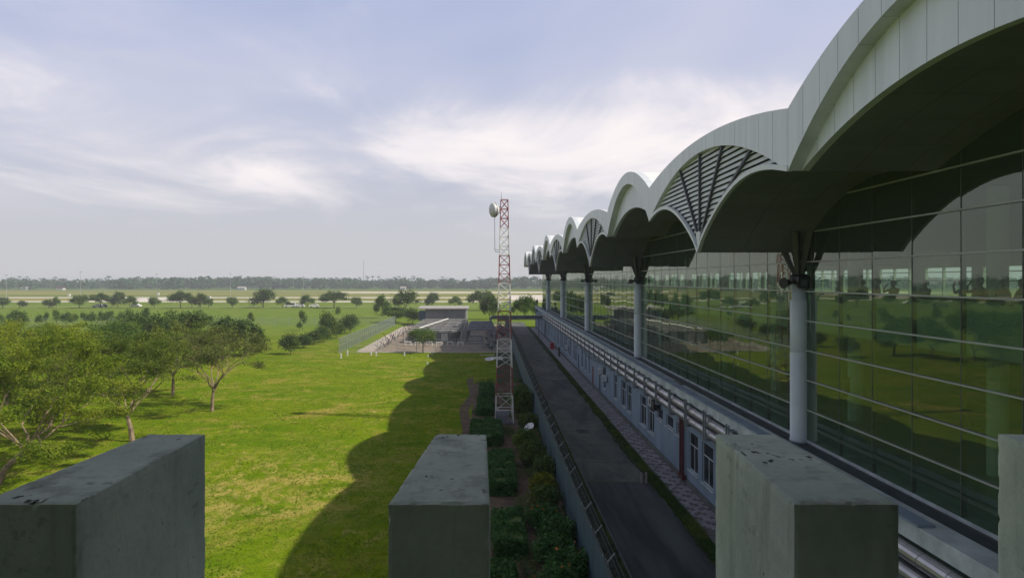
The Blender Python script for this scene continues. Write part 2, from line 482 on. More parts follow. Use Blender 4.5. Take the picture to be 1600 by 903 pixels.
# ------------------------------------------------------------------ road beside the terminal
sheet('road', 5.70, 9.52, 45.7, 212, .012, M['roadslab'], ny=20)
sheet('road', 5.70, 9.52, -5, 45.64, .012, M['asphalt'], ny=5)
sheet('road', -6, 9.52, 212, 218, .012, M['roadslab'])
def ragged(name, x0, x1, ya, yb, z, mat, amp, step=.55, seed=1):
    rd = random.Random(seed); mb = MB(); n = int((yb - ya) / step); a = b = 0
    for i in range(n + 1):
        a = a * .6 + rd.uniform(-amp, amp); b = b * .6 + rd.uniform(-amp, amp) * .3
        y = ya + i * step; mb.v += [(x0 + a, y, z), ((x0 + x1) / 2, y, z + .05), (x1 + b, y, z)]
        if i: o = 3 * i; mb.f += [(o - 3, o - 2, o + 1, o), (o - 2, o - 1, o + 2, o + 1)]
    return mb.build(name, mat, kind='structure')
ragged('verge', 9.42, 10.13, 15, 196, .030, M['verge'], .13)
ragged('ditch', 3.9, 5.60, 15, 196, .006, M['verge'], .10, seed=3)
kb = MB()
for k in range(62):
    y = 20 + k * 3.0
    kb.box(5.62, 5.72, y + .02, y + 2.98, 0, .10)
kb.build('drain_kerb', M['kerb'], kind='structure')
# slab joints of the road, sunk dark lines laid proud as bitumen strips
jb = MB()
for k in range(30):
    y = 50.5 + k * 5.2
    jb.box(5.87, 9.30, y, y + .05, .012, .017)
jb.build('road_joint', M['asphalt'], kind='structure')

for (x0, x1, ya, yb, mt) in ((6.9, 7.9, 60, 61.5, 'asphalt'), (7.4, 9.2, 84, 92, 'asphalt')):
    sheet('road_patch', x0, x1, ya, yb, .0175, M[mt])
for i, (x, y) in enumerate(((8.4, 64.5), (8.5, 103.0))):
    o = MB().lathe([(.33, 0), (.33, .012), (.29, .013), (.29, .020), (.01, .021)], (0, 0, 0), 20).build('manhole_cover', M['rib']); o.location = (x, y, .013)
    tag(o, ['round dark manhole cover on the pale road slabs near the paired windows', 'round dark manhole cover farther up the road past the dull red door'][i], 'manhole cover')
# pavement: bedding + pavers
pb = MB(); pb.box(10.2, 11.48, 15, 190, 0, .085); pav = pb.build('pavement', M['kerb'], kind='structure')
pb = MB(); pb.box(10.14, 10.195, 15, 190, 0, .125); pb.build('kerb', M['kerb'], kind='structure')
tl = MB().box(-.095, .095, -.195, .195, 0, .030); td = tl.data('paver', M['tilelight']); tk = tl.data('paver', M['tiledark'])
far_l, far_d = MB(), MB()
cnt = 0
y = 36.8
row = 0
while y < 100:
    for i in range(6):
        x = 10.31 + i * .205
        dark = ((i + row) % 4 in (0,)) or ((i - row) % 6 == 2 and row % 2)
        yy = y + (.2 if i % 2 else 0)
        if cnt < 290:
            link('paver', tk if dark else td, pav, loc=(x, yy, .085 + random.uniform(-.003, .003)))
            cnt += 1
        else:
            (far_d if dark else far_l).box(x - .095, x + .095, yy - .195, yy + .195, .085, .115)
    y += .40; row += 1
far_l.build('paver', M['tilelight'], pav, kind='stuff'); far_d.build('paver', M['tiledark'], pav, kind='stuff')
sheet('pavement', 10.2, 11.48, 100, 190, .112, M['tilelight'])

# ------------------------------------------------------------------ terminal
BAY = 34.3; TIP0 = 32.0; XE = 8.66; XG = 12.95; XC = 12.80; HW = 9.7; BW = 7.45
TIPS = [TIP0 + k * BAY for k in range(-1, 5)]
XB = 40.0
Lt = [(0, 1.12), (.3, 1.35), (.6, 1.60), (1.3, 2.0), (2.1, 2.40), (2.9, 2.74), (3.7, 3.02), (4.6, 3.28), (5.6, 3.45), (6.5, 3.52), (7.5, 3.50), (8.6, 3.37), (9.7, 3.15)]
def fan(d):
    d = abs(d)
    for (a, p), (b, q) in zip(Lt, Lt[1:]):
        if d <= b: return p + (q - p) * (d - a) / (b - a)
    return 3.15
def locate(y):
    """distance to nearest tip, distance to nearest big arch centre"""
    t = min(TIPS, key=lambda t: abs(y - t)); d = y - t
    c = min([t + BAY / 2 for t in TIPS] + [TIPS[0] - BAY / 2], key=lambda t: abs(y - t)); e = y - c
    return d, e
def Lf(y):
    d, e = locate(y)
    return fan(d) if abs(d) <= HW else 3.15 + 1.38 * (1 - (e / BW) ** 2)
def Tf(y):
    d, e = locate(y)
    return 4.97 + .85 * (1 - (d / HW) ** 2) if abs(d) <= HW else 4.97 + 1.80 * (1 - abs(e / BW) ** 1.9)
def Of(y): d, e = locate(y); return 3.15 + 2.1 * max(0, 1 - (d / HW) ** 2)
def Gf(y): d, e = locate(y); return 3.15 + 2.9 * max(0, 1 - (e / BW) ** 2)
H = lambda h: h + CAMH

term = thing('terminal_building', 'long airport terminal with scalloped white canopy roof above a tinted glass wall beside the road', 'terminal', (XE, TIPS[0], 0))
OFF = Vector((XE, TIPS[0], 0))
def tpart(mb, name, mat, parent=None, kind=None, smooth=False):
    """part modelled in world coordinates, its parent stands at OFF"""
    mb.v = [(x - OFF.x, y - OFF.y, z) for x, y, z in mb.v]
    return mb.build(name, mat, parent if parent is not None else term, smooth, kind)
Y0, Y1 = TIPS[0] - HW, TIPS[-1] + HW + 2 * BW
# break points: module valleys + even samples
def samples(a, b, n): return [a + (b - a) * i / n for i in range(n + 1)]
spans = []
for t in TIPS:
    spans.append(('fan', t - HW, t + HW, t)); spans.append(('big', t + HW, t + HW + 2 * BW, t + BAY / 2))
# roof skin: top sheet and back
rb = MB()
for kind, a, b, c in spans:
    n = 20
    ys = samples(a + .0005, b - .0005, n)
    for p, q in zip(ys, ys[1:]):
        o = len(rb.v)
        for yy in (p, q):
            rb.v += [(XE + .02, yy, H(Tf(yy)) - .03), (XB, yy, H(Tf(yy)) - .03), (XB, yy, H(Tf(yy)) - .28), (XE + .3, yy, H(Tf(yy)) - .28)]
        rb.f += [(o, o + 4, o + 5, o + 1), (o + 1, o + 5, o + 6, o + 2), (o + 2, o + 6, o + 7, o + 3)]
for yy in (Y0 + .001, Y1 - .001):
    rb.add([(XE + .3, yy, H(Lf(yy))), (XB, yy, H(Lf(yy))), (XB, yy, H(Tf(yy)) - .03), (XE + .3, yy, H(Tf(yy)) - .03)], [(0, 1, 2, 3)])
roof = tpart(rb, 'roof', M['roofsheet'])

def fascia(y0, y1, lowf, x0, x1, n=3, gap=.012):
    """one cladding panel between Tf/other and lowf"""
    mb = MB(); ys = samples(y0 + gap, y1 - gap, n)
    topf = lowf[1]; lf = lowf[0]
    for yy in ys:
        mb.v += [(x0, yy, H(lf(yy))), (x0, yy, H(topf(yy))), (x1, yy, H(topf(yy))), (x1, yy, H(lf(yy)))]
    m = len(ys)
    for i in range(m - 1):
        o = i * 4
        for k in range(4): mb.f.append((o + k, o + (k + 1) % 4, o + 4 + (k + 1) % 4, o + 4 + k))
    mb.f += [(0, 3, 2, 1), (4 * (m - 1), 4 * (m - 1) + 1, 4 * (m - 1) + 2, 4 * (m - 1) + 3)]
    return mb
def merge(ms):
    o = MB()
    for m in ms: o.add(m.v, m.f)
    return o
eps = 1e-4
for kind, a, b, c in spans:
    near = b > 5 and a < 105
    n = 16 if kind == 'fan' else 14
    ys = samples(a + eps, b - eps, n)
    outs = []; inn = []
    for p, q in zip(ys, ys[1:]):
        if kind == 'fan':
            outs.append(fascia(p, q, (Of, Tf), XE, XE + .32))
        else:
            outs.append(fascia(p, q, (lambda y: Gf(y), Tf), XE, XE + .42))
            # inner plate, recessed behind the groove
            inn.append(fascia(p, q, (Lf, lambda y: max(Gf(y) + .05, Lf(y) + .01)), XE + .40, XE + .62))
    if near:
        for m in outs: tpart(m, 'fascia_panel', M['facade'], roof)
        for m in inn: tpart(m, 'recessed_panel', M['facade'], roof)
    else:
        tpart(merge(outs), 'fascia', M['facade'], roof)
        if inn: tpart(merge(inn), 'recessed_fascia', M['facade'], roof)
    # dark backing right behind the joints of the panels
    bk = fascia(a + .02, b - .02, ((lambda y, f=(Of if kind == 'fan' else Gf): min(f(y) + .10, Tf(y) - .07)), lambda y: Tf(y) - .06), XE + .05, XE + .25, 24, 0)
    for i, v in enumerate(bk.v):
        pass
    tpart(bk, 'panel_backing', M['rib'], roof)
    if kind == 'fan':
        # white rim along the lower scallop edge
        rim = fascia(a + eps, c - eps, (lambda y: Lf(y) - .01, lambda y: Lf(y) + .15), XE - .03, XE + .11, 16, 0)
        rim2 = fascia(c + eps, b - eps, (lambda y: Lf(y) - .01, lambda y: Lf(y) + .15), XE - .03, XE + .11, 16, 0)
        tpart(merge([rim, rim2]), 'scallop_rim', M['rim'], roof)
        # ribs of the fan
        tops = [-6.2, -3.0, .1, 3.4]
        for k, dt in enumerate(tops):
            y_t = c + dt; zt = H(Of(y_t)) - .02; yb = c + (k - 1.5) * .20; zb = H(1.75)
            if k in (0, 3): yb = c + (k - 1.5) * .27; zb = H(1.95)
            rr = MB(); w = .055; dv = Vector((0, y_t - yb, zt - zb)).normalized(); nn = Vector((0, -dv.z, dv.y)) * w
            quad = [(yb - nn.y, zb - nn.z), (yb + nn.y, zb + nn.z), (y_t + nn.y, zt + nn.z), (y_t - nn.y, zt - nn.z)]
            rr.prism(quad, 'x', XE + .07, XE + .30); tpart(rr, 'fan_rib', M['rib'], roof)
        # slats (run along the facade, clipped by opening)
        slats = []
        z = 1.45
        while z < 5.2:
            ys2 = samples(c - HW, c + HW, 160)
            ins = [yy for yy in ys2 if Lf(yy) + .08 < z < Of(yy) + .03]
            if len(ins) > 1:
                # split into contiguous runs
                runs = [[ins[0], ins[0]]]
                for yy in ins[1:]:
                    if yy - runs[-1][1] > .2: runs.append([yy, yy])
                    else: runs[-1][1] = yy
                for r0, r1 in runs:
                    if r1 - r0 < .15: continue
                    sb = MB()
                    sb.prism([(XE + .15, H(z) - .078), (XE + .17, H(z) - .080), (XE + .235, H(z) + .068), (XE + .215, H(z) + .072)], 'y', r0 - .06, r1 + .06)
                    slats.append(sb)
            z += .205
        if near and c < 75:
            for sb in slats: tpart(sb, 'louvre_slat', M['slat'], roof)
        else: tpart(merge(slats), 'louvre_slats', M['slat'], roof, kind='stuff')
        # dark board closing the cavity behind the louvres
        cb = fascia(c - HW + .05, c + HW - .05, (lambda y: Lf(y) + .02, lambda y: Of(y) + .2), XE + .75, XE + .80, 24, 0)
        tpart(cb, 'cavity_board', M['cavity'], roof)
        tb = MB(); tb.prism([(c - .34, H(1.95)), (c, H(1.2)), (c + .34, H(1.95)), (c + .2, H(2.0)), (c - .2, H(2.0))], 'x', XE + .02, XE + .26)
        tpart(tb, 'fan_foot', M['rim'], roof)
# soffit panels
def soff_strip(p, q, x0, x1, g=.010):
    mb = MB(); a, b = p + g, q - g
    mid = (a + b) / 2; ys = [a, mid, b]
    for x in (x0 + g, x1 - g):
        for yy in ys: mb.v.append((x, yy, H(Lf(yy))))
    for x in (x0 + g, x1 - g):
        for yy in ys: mb.v.append((x, yy, H(Lf(yy)) + .06))
    mb.f = [(0, 1, 4, 3), (1, 2, 5, 4), (6, 9, 10, 7), (7, 10, 11, 8), (0, 3, 9, 6), (2, 8, 11, 5), (0, 6, 7, 1), (1, 7, 8, 2), (3, 4, 10, 9), (4, 5, 11, 10)]
    return mb
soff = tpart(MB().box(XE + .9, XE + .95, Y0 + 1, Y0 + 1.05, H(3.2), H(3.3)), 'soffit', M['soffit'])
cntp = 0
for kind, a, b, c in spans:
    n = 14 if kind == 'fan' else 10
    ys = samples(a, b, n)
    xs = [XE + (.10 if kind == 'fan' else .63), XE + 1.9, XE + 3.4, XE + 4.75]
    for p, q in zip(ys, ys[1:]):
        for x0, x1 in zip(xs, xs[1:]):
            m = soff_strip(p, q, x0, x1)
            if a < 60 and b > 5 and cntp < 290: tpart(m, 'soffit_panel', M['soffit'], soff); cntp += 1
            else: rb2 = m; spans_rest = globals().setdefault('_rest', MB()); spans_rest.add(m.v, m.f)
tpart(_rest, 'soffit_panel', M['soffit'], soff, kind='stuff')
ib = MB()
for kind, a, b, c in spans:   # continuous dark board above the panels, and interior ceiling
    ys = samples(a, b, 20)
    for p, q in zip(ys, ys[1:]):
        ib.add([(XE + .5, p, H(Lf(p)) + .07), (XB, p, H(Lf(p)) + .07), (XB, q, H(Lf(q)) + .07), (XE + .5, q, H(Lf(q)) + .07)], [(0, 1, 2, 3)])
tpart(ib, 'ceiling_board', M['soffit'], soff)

# ---- glass wall
MOD = BAY / 14; ROW = 1.20; R0 = .72
rows = [(-6.56, -5.28)] + [(R0 - ROW * k - ROW, R0 - ROW * k) for k in range(4, -1, -1)] + [(R0 + ROW * k, R0 + ROW * (k + 1)) for k in range(3)]
YM0 = 30.9
k0 = math.ceil((Y0 + 1 - YM0) / MOD); k1 = math.floor((189.3 - YM0) / MOD)
mulls = [YM0 + k * MOD for k in range(k0, k1 + 1)]
wall = tpart(MB().box(XG - .06, XG + .10, mulls[0], 189.3, H(-6.74), H(-6.63)), 'glass_wall', M['steel'])
npn = 0; rest = MB()
for p, q in zip(mulls, mulls[1:]):
    for r0, r1 in rows:
        if max(Lf(p), Lf(q), Lf((p + q) / 2)) < r0: continue
        b = MB().box(XG, XG + .024, p + .02, q - .02, H(r0) + .02, H(r1) - .02)
        ta, tb, te = random.uniform(-.005, .005), random.uniform(-.005, .005), random.uniform(-.003, .003)
        b.v = [(x + (ta if yy > (p + q) / 2 else -ta) + (te if zz > H(r0) + .5 else -te), yy, zz) for x, yy, zz in b.v]
        if 14 < q < 78 and npn < 300: tpart(b, 'glass_pane', M['glass'], wall); npn += 1
        else: rest.add(b.v, b.f)
tpart(rest, 'glass_pane', M['glass'], wall, kind='stuff')
for y in mulls:
    tpart(MB().box(XG - .006, XG + .14, y - .020, y + .020, H(-6.62), H(max(Lf(y), 1.5) + .2)), 'mullion', M['mullion'], wall)
for j, (r0, r1) in enumerate(rows[1:]):
    # transoms run where the soffit is higher than them
    seg = []
    ys = samples(mulls[0], 189.3, 500)
    for yy in ys:
        if Lf(yy) > r0 + .03:
            if seg and yy - seg[-1][1] < .9: seg[-1][1] = yy
            else: seg.append([yy, yy])
    for a, b in seg:
        if b - a > .3: tpart(MB().box(XG - .07, XG - .028, a, b, H(r0) - .025, H(r0) + .025), 'transom', M['transom'], wall)

# ---- ledge slab, gutter, ground floor
LEDGE = H(-6.46)
tpart(MB().box(11.2, 11.98, Y0, 190, H(-6.92), LEDGE), 'ledge', M['ledge'])
tpart(MB().box(11.98, 12.93, Y0, 190, H(-6.92), LEDGE - .22), 'gutter', M['gutter'])
tpart(MB().box(12.931, 13.9, Y0, 190, H(-6.92), LEDGE - .06), 'sill', M['ledge'])
# a coping of separate slabs along the ledge edge
for i in range(52):
    y = 20 + i * 3.27
    tpart(MB().box(11.16, 11.62, y + .02, y + 3.25, LEDGE + .001, LEDGE + .07), 'coping_slab', M['wallblue'])
wins = [(39.5, 41.6, 1.10, 3.30, 2), (42.4, 44.4, 1.10, 3.30, 2), (46.2, 47.3, 2.55, 3.30, 0), (48.1, 50.1, 2.55, 3.30, 0), (51.0, 52.8, 2.55, 3.30, 0),
        (53.7, 55.6, 1.10, 3.30, 2), (56.5, 58.6, 1.10, 3.30, 2), (62.3, 64.2, 1.10, 3.30, 2), (65.0, 67.0, 1.10, 3.30, 2), (69.4, 71.0, 1.10, 3.30, 2),
        (35.6, 37.6, 1.10, 3.3, 2), (32.6, 34.4, 1.10, 3.3, 2), (88.0, 89.3, 1.10, 3.3, 1), (91.2, 92.5, 1.10, 3.3, 1), (94.6, 95.9, 1.10, 3.3, 1)]
y = 76.0
while y < 184:
    if y < 77: wins.append((y, y + 1.5, 1.10, 3.3, 1))
    elif y > 101: wins.append((y, y + 1.5, 1.10, 3.3, 1)); wins.append((y + 2.3, y + 3.8, 1.10, 3.3, 1))
    y += 6.4
doors = [(79.6, 80.9, 'mullion', 'dark door'), (84.8, 86.2, 'towerred', 'dull red door'), (98.6, 99.8, 'mullion', 'dark door')]
wallmb = MB(); ycur = Y0; ZT = H(-7.95)
for a, b, z0, z1 in sorted([(w[0], w[1], w[2], w[3]) for w in wins] + [(d[0], d[1], 0, 2.35) for d in doors]):
    wallmb.box(11.5, 12.0, ycur, a, 0, ZT)
    if z0 > 0: wallmb.box(11.5, 12.0, a, b, 0, z0)
    wallmb.box(11.5, 12.0, a, b, z1, ZT); ycur = b
wallmb.box(11.5, 12.0, ycur, 189.45, 0, ZT)
wallmb.box(11.9, 12.1, Y0, 189.45, ZT, H(-6.92)); wallmb.box(11.32, 14.5, 189.5, 190.3, 0, H(-6.93))
gf = tpart(wallmb, 'ground_floor_wall', M['wallblue'])
tpart(MB().box(11.44, 11.497, 15, 190, .11, .45), 'plinth', M['kerb'])
for (a, b, z0, z1, kd) in wins:
    f = MB(); t = .06; x0, x1 = 11.58, 11.64
    tpart(MB().box(11.43, 11.58, a - .06, b + .06, z0 - .07, z0 - .002), 'window_sill', M['ledge'])
    f.box(x0, x1, a, b, z0, z0 + t); f.box(x0, x1, a, b, z1 - t, z1)
    f.box(x0, x1, a, a + t, z0 + t, z1 - t); f.box(x0, x1, b - t, b, z0 + t, z1 - t)
    zt = z1 - .75
    if kd: f.box(x0, x1, a + t, b - t, zt, zt + t)
    if kd == 2: f.box(x0, x1, (a + b) / 2 - t / 2, (a + b) / 2 + t / 2, z0 + t, zt)
    fr = tpart(f, 'window', M['frame'])
    cells = [(a + t, b - t, z0 + t, z1 - t)]
    if kd == 1: cells = [(a + t, b - t, z0 + t, zt), (a + t, b - t, zt + t, z1 - t)]
    if kd == 2: cells = [(a + t, (a + b) / 2 - t / 2, z0 + t, zt), ((a + b) / 2 + t / 2, b - t, z0 + t, zt), (a + t, b - t, zt + t, z1 - t)]
    for (c0, c1, d0, d1) in cells:
        tpart(MB().box(11.600, 11.625, c0 + .001, c1 - .001, d0 + .001, d1 - .001), 'pane', M['pane'], fr)
for (a, b, mt, lab) in doors:
    d = tpart(MB().box(11.58, 11.64, a + .001, b - .001, .13, 2.349), 'door', M[mt]); d['label'] = lab
    tpart(MB().box(11.53, 11.58, a + .1, a + .16, 1.1, 1.3), 'door_handle', M['whitemetal'], d)
# pipes and brackets
def pipe_run(h, yb, ye, r):
    pts_prof = []
    mb = MB(); mb.tube([(11.12, yb, H(h)), (11.12, ye, H(h))], r, 16)
    yy = yb + .9
    while yy < ye:
        mb.tube([(11.12, yy, H(h)), (11.12, yy + .05, H(h))], r + .012, 16); yy += 1.25
    return mb
for h in (-7.22, -7.78):
    o = tpart(pipe_run(h, 10, 158.6, .225), 'silver_pipe', M['pipe'], smooth=False)
y = 27.5
while y < 158:
    b = MB()
    for dy in (-.17, .17):
        b.box(10.80, 10.87, y + dy - .035, y + dy + .035, H(-8.12), H(-6.60))
        b.box(10.87, 11.50, y + dy - .035, y + dy + .035, H(-8.10), H(-8.04))
        b.box(10.87, 11.21, y + dy - .035, y + dy + .035, H(-6.90), H(-6.84))
    tpart(b, 'pipe_bracket', M['bracket']); y += 3.75
# maroon downpipe
dp = MB(); dp.tube([(11.30, 45.4, .35), (11.30, 45.4, 4.05)], .10, 10); dp.tube([(11.30, 44.9, .35), (11.30, 44.9, 4.05)], .07, 10)
dp.box(11.18, 11.44, 44.75, 45.6, .35, .6); tpart(dp, 'downpipe', M['redpipe'])
tpart(MB().tube([(11.40, 158.0, .1), (11.40, 158.0, 4.4)], .09, 8), 'downpipe', M['steel'])
# ---- columns
for k in range(5):
    yc = 31.7 + k * BAY
    cm = MB(); cm.lathe([(.40, LEDGE - .22), (.40, LEDGE - .10), (.38, LEDGE - .09), (.38, H(-3.0)), (.374, H(-2.99)), (.374, H(-2.97)), (.38, H(-2.96)), (.38, H(-.85)), (.36, H(-.84)), (.31, H(-.83)), (.31, H(-.14))], (XC, yc, 0), 28)
    cobj = tpart(cm, 'column', M['column'], smooth=False)
    for p in cobj.data.polygons: p.use_smooth = len(p.vertices) == 4
    tpart(MB().lathe([(.40, 0), (.42, .1), (.42, .28), (.30, .36)], (XC, yc, H(-.14)), 16), 'column_head', M['black'], cobj)
    for dx, dy in ((-.50, -.85), (.10, -.85), (-.50, .85), (.10, .85)):
        st = MB(); e = (XC + dx, yc + dy, H(Lf(yc + dy)) + .05); s0 = (XC + dx * .25, yc + dy * .15, H(.15))
        st.tube([s0, e], [.11, .19], 4); tpart(st, 'strut', M['steel'], cobj)
# ---- interior
inn = MB(); inn.box(13.95, XB, Y0, 189, H(-6.75), H(-6.55)); tpart(inn, 'hall_floor', M['darkfloor'])
tpart(MB().box(14.7, XB, Y0, 189, H(-2.10), H(-1.68)), 'gallery_floor', M['darkfloor'])
ew = MB()
ew.box(XB, XB + .3, Y0, 189, 0, H(-1.45)); ew.box(XB, XB + .3, Y0, 189, H(1.05), H(4.97) - .35)
tpart(ew, 'rear_wall', M['interior'])
y = Y0; i = 0
while y < 186:
    big = i % 3 == 0
    tpart(MB().box(XB, XB + .25, y, y + (1.5 if big else .12), H(-1.45), H(1.05)), 'window_pier', M['interior']); y += 2.75; i += 1
for zz in (-.1, .66): tpart(MB().box(XB + .05, XB + .12, Y0, 189, H(zz) - .04, H(zz) + .04), 'window_bar', M['interior'])
tpart(MB().box(14.6, 14.69, Y0, 189, H(-2.3), H(-.66)), 'gallery_parapet', M['interior'])  # hides the legs; pale panel added for milky reflections in the lower glass
tpart(MB().box(14.58, 14.72, Y0, 189, H(-.655), H(-.60)), 'gallery_rail', M['steel'])
for y in samples(-20, 180, 20):
    tpart(MB().lathe([(.33, H(-6.54)), (.33, H(-2.11))], (17, y + 5.7, 0), 16), 'hall_column', M['white'], smooth=False)
    tpart(MB().lathe([(.33, H(-1.67)), (.33, H(3.1))], (17, y + 5.7, 0), 16), 'gallery_column', M['white'], smooth=False)
for yb, zz in ((29.2, -3.98), (27.1, -4.0)):
    tpart(MB().box(13.42, 13.62, yb - .2, yb + .2, H(zz) - .28, H(zz) + .28), 'wall_speaker', M['black'])
# end wall of glass hall
tpart(MB().box(13.3, XB, 189.3, 189.6, H(-6.6), H(3.0)), 'end_wall', M['interior'])

# floodlights on the first columns
for k, lab in enumerate(('twin black floodlight strapped to the head of the nearest white column', 'black floodlight on the head of the second white column',
                         'black floodlight on the head of the third white column')):
    yc = 31.7 + k * BAY
    t = thing('floodlight', lab, 'floodlight', (XC, yc, H(-.25)), 'floodlights on the facade columns')
    MB().box(-.30, .18, -.62, -.42, -.10, .36).build('lamp_housing', M['black'], t)
    MB().box(-.22, .10, -.635, -.621, -.02, .24).build('lens', M['pane'], t)
    m = MB(); m.tube([(-.5, -.1, .12), (-.78, -.28, .10)], [.12, .22], 10); m.build('lamp_housing', M['black'], t)
    MB().tube([(-.3, -.3, .1), (-.55, -.1, .1)], .04, 6).build('arm', M['steel'], t)

# ------------------------------------------------------------------ bridge with battlement blocks in front of the camera
def chipped_block(x0n, x1n, x0f, x1f, y0, y1, zt, zb, seed):
    bm = bmesh.new(); rnd = random.Random(seed)
    vs = [bm.verts.new(p) for p in ((x0n, y0, zb), (x1n, y0, zb), (x1f, y1, zb), (x0f, y1, zb), (x0n, y0, zt), (x1n, y0, zt), (x1f, y1, zt), (x0f, y1, zt))]
    for f in ((0, 3, 2, 1), (4, 5, 6, 7), (0, 1, 5, 4), (1, 2, 6, 5), (2, 3, 7, 6), (3, 0, 4, 7)): bm.faces.new([vs[i] for i in f])
    bmesh.ops.subdivide_edges(bm, edges=bm.edges[:], cuts=40, use_grid_fill=True)
    from mathutils import noise
    c = Vector(((x0n + x1n) / 2, (y0 + y1) / 2, 0))
    for v in bm.verts:
        p = v.co
        n1 = noise.noise(p * 14 + Vector((seed, 0, 0))); n2 = noise.noise(p * 55 + Vector((0, seed, 0)))
        fx = (p.y - y0) / (y1 - y0)
        xa, xb = x0n + (x0f - x0n) * fx, x1n + (x1f - x1n) * fx
        dx = min(p.x - xa, xb - p.x); dy = min(p.y - y0, y1 - p.y); dz = zt - p.z
        ds = sorted((dx, dy, dz))
        edge = max(0, 1 - ds[1] / .007)
        k = edge * (.0016 + max(0, n2) * .006 * (1 if n1 > .05 else .25))
        din = Vector((1 if p.x - xa < xb - p.x else -1, 1 if p.y - y0 < y1 - p.y else -1, -1))
        msk = Vector((1 if dx < .007 else 0, 1 if dy < .007 else 0, 1 if dz < .007 else 0))
        v.co = p + Vector((din.x * msk.x, din.y * msk.y, din.z * msk.z)) * k + Vector((n1, n1, n1)) * .0006
    me = bpy.data.meshes.new('parapet_block'); bm.to_mesh(me); bm.free(); me.materials.append(M['block']); return me
yn, yf = 1.2, 1.75
bl = [(-1.448, -1.285, -1.42, -1.29, 'leftmost'), (-.808, -.645, -.777, -.646, ''), (-.160, .001, -.124, -.007, ''), (.475, .642, .5133, .649, ''), (1.115, 1.28, 1.156, 1.292, ''), (1.755, 1.92, 1.80, 1.935, '')]
labs = ['weathered concrete block beyond the big left block, end of the row', 'big weathered concrete block in front of the pale acacia trunks, long shaded side showing',
        'middle weathered concrete block, in front of the mown lawn and hedges', 'weathered concrete block rising in front of the silver pipes and ledge',
        'weathered concrete block cut off beside the lowest glass panes', 'weathered concrete block nearest the terminal, end of the row']
for i, (a, b, c, d, _) in enumerate(bl):
    o = link('parapet_block', chipped_block(a, b, c, d, yn, yf, H(-.35), H(-.88), i * 3.1 + 1))
    tag(o, labs[i], 'concrete block', 'concrete blocks along the bridge parapet')
br = thing('footbridge', 'concrete footbridge the view is taken from, under the blocks, with added shading roof', 'bridge', (0, 0, 0))
MB().box(-9, 8.3, .95, 2.0, H(-1.05), H(-.88)).build('parapet', M['block'], br)
MB().box(-9, 8.3, -3.4, 2.0, H(-2.0), H(-1.65)).build('deck', M['block'], br)
MB().box(-9, 8.3, 1.55, 1.9, H(-1.65), H(-1.05)).build('parapet_wall', M['block'], br)
MB().box(-9, 8.3, -3.4, -3.1, H(-1.65), H(1.89)).build('rear_wall', M['block'], br)  # unseen wall added behind the camera to keep the block fronts dark
MB().box(-9, 8.3, -3.4, 2.3, H(1.9), H(2.1)).build('canopy', M['block'], br)  # unseen roof added to keep the sun off the blocks
for x in (-8.6, -4.6, 4.4, 8.0):
    MB().box(x - .2, x + .2, 1.91, 2.29, 0, H(1.9)).build('pier', M['block'], br)

# ------------------------------------------------------------------ fence along the road
fx = 3.95
fence = thing('sheet_metal_fence', 'long blue-grey corrugated metal fence topped with barbed wire beside the road', 'fence', (fx, 20, 0))
def corrugated(w, h):
    mb = MB(); n = 18
    for i in range(n + 1):
        y = w * i / n; x = .018 if i % 2 else -.018
        mb.v += [(x, y, .05), (x, y, h), (x + .004, y, .05), (x + .004, y, h)]
    for i in range(n):
        a = i * 4; mb.f += [(a, a + 4, a + 5, a + 1), (a + 2, a + 3, a + 7, a + 6), (a + 1, a + 5, a + 7, a + 3)]
    return mb.data('fence_panel', M['fence'])
cp = corrugated(2.94, 2.40)
pd = MB(); pd.box(-.03, .04, -.03, .03, 0, 2.5); pd.tube([(.01, 0, 2.45), (.26, 0, 2.76)], .026, 5); pd.tube([(.01, 0, 2.45), (-.16, 0, 2.72)], .022, 5)
pdm = pd.data('post', M['mesh'])
npanel = 59
for k in range(npanel):
    link('fence_panel', cp, fence, loc=(0, k * 3 + .03, 0)); link('post', pdm, fence, loc=(.03, k * 3, 0))
for off, zz in ((.25, 2.76), (.16, 2.64), (-.15, 2.71)):
    MB().tube([(off, 0, zz), (off, npanel * 3, zz)], .008, 4).build('barbed_wire', M['wire'], fence)
coil = [(0.06 + .17 * math.cos(a), a * .032, 2.66 + .17 * math.sin(a)) for a in [i * .62 for i in range(int(npanel * 3 / .032 / .62))]]
MB().tube(coil, .007, 3).build('razor_coil', M['wire'], fence)
for zz in (.35, 2.3): MB().box(.02, .06, 0, npanel * 3, zz, zz + .05).build('rail', M['mesh'], fence)

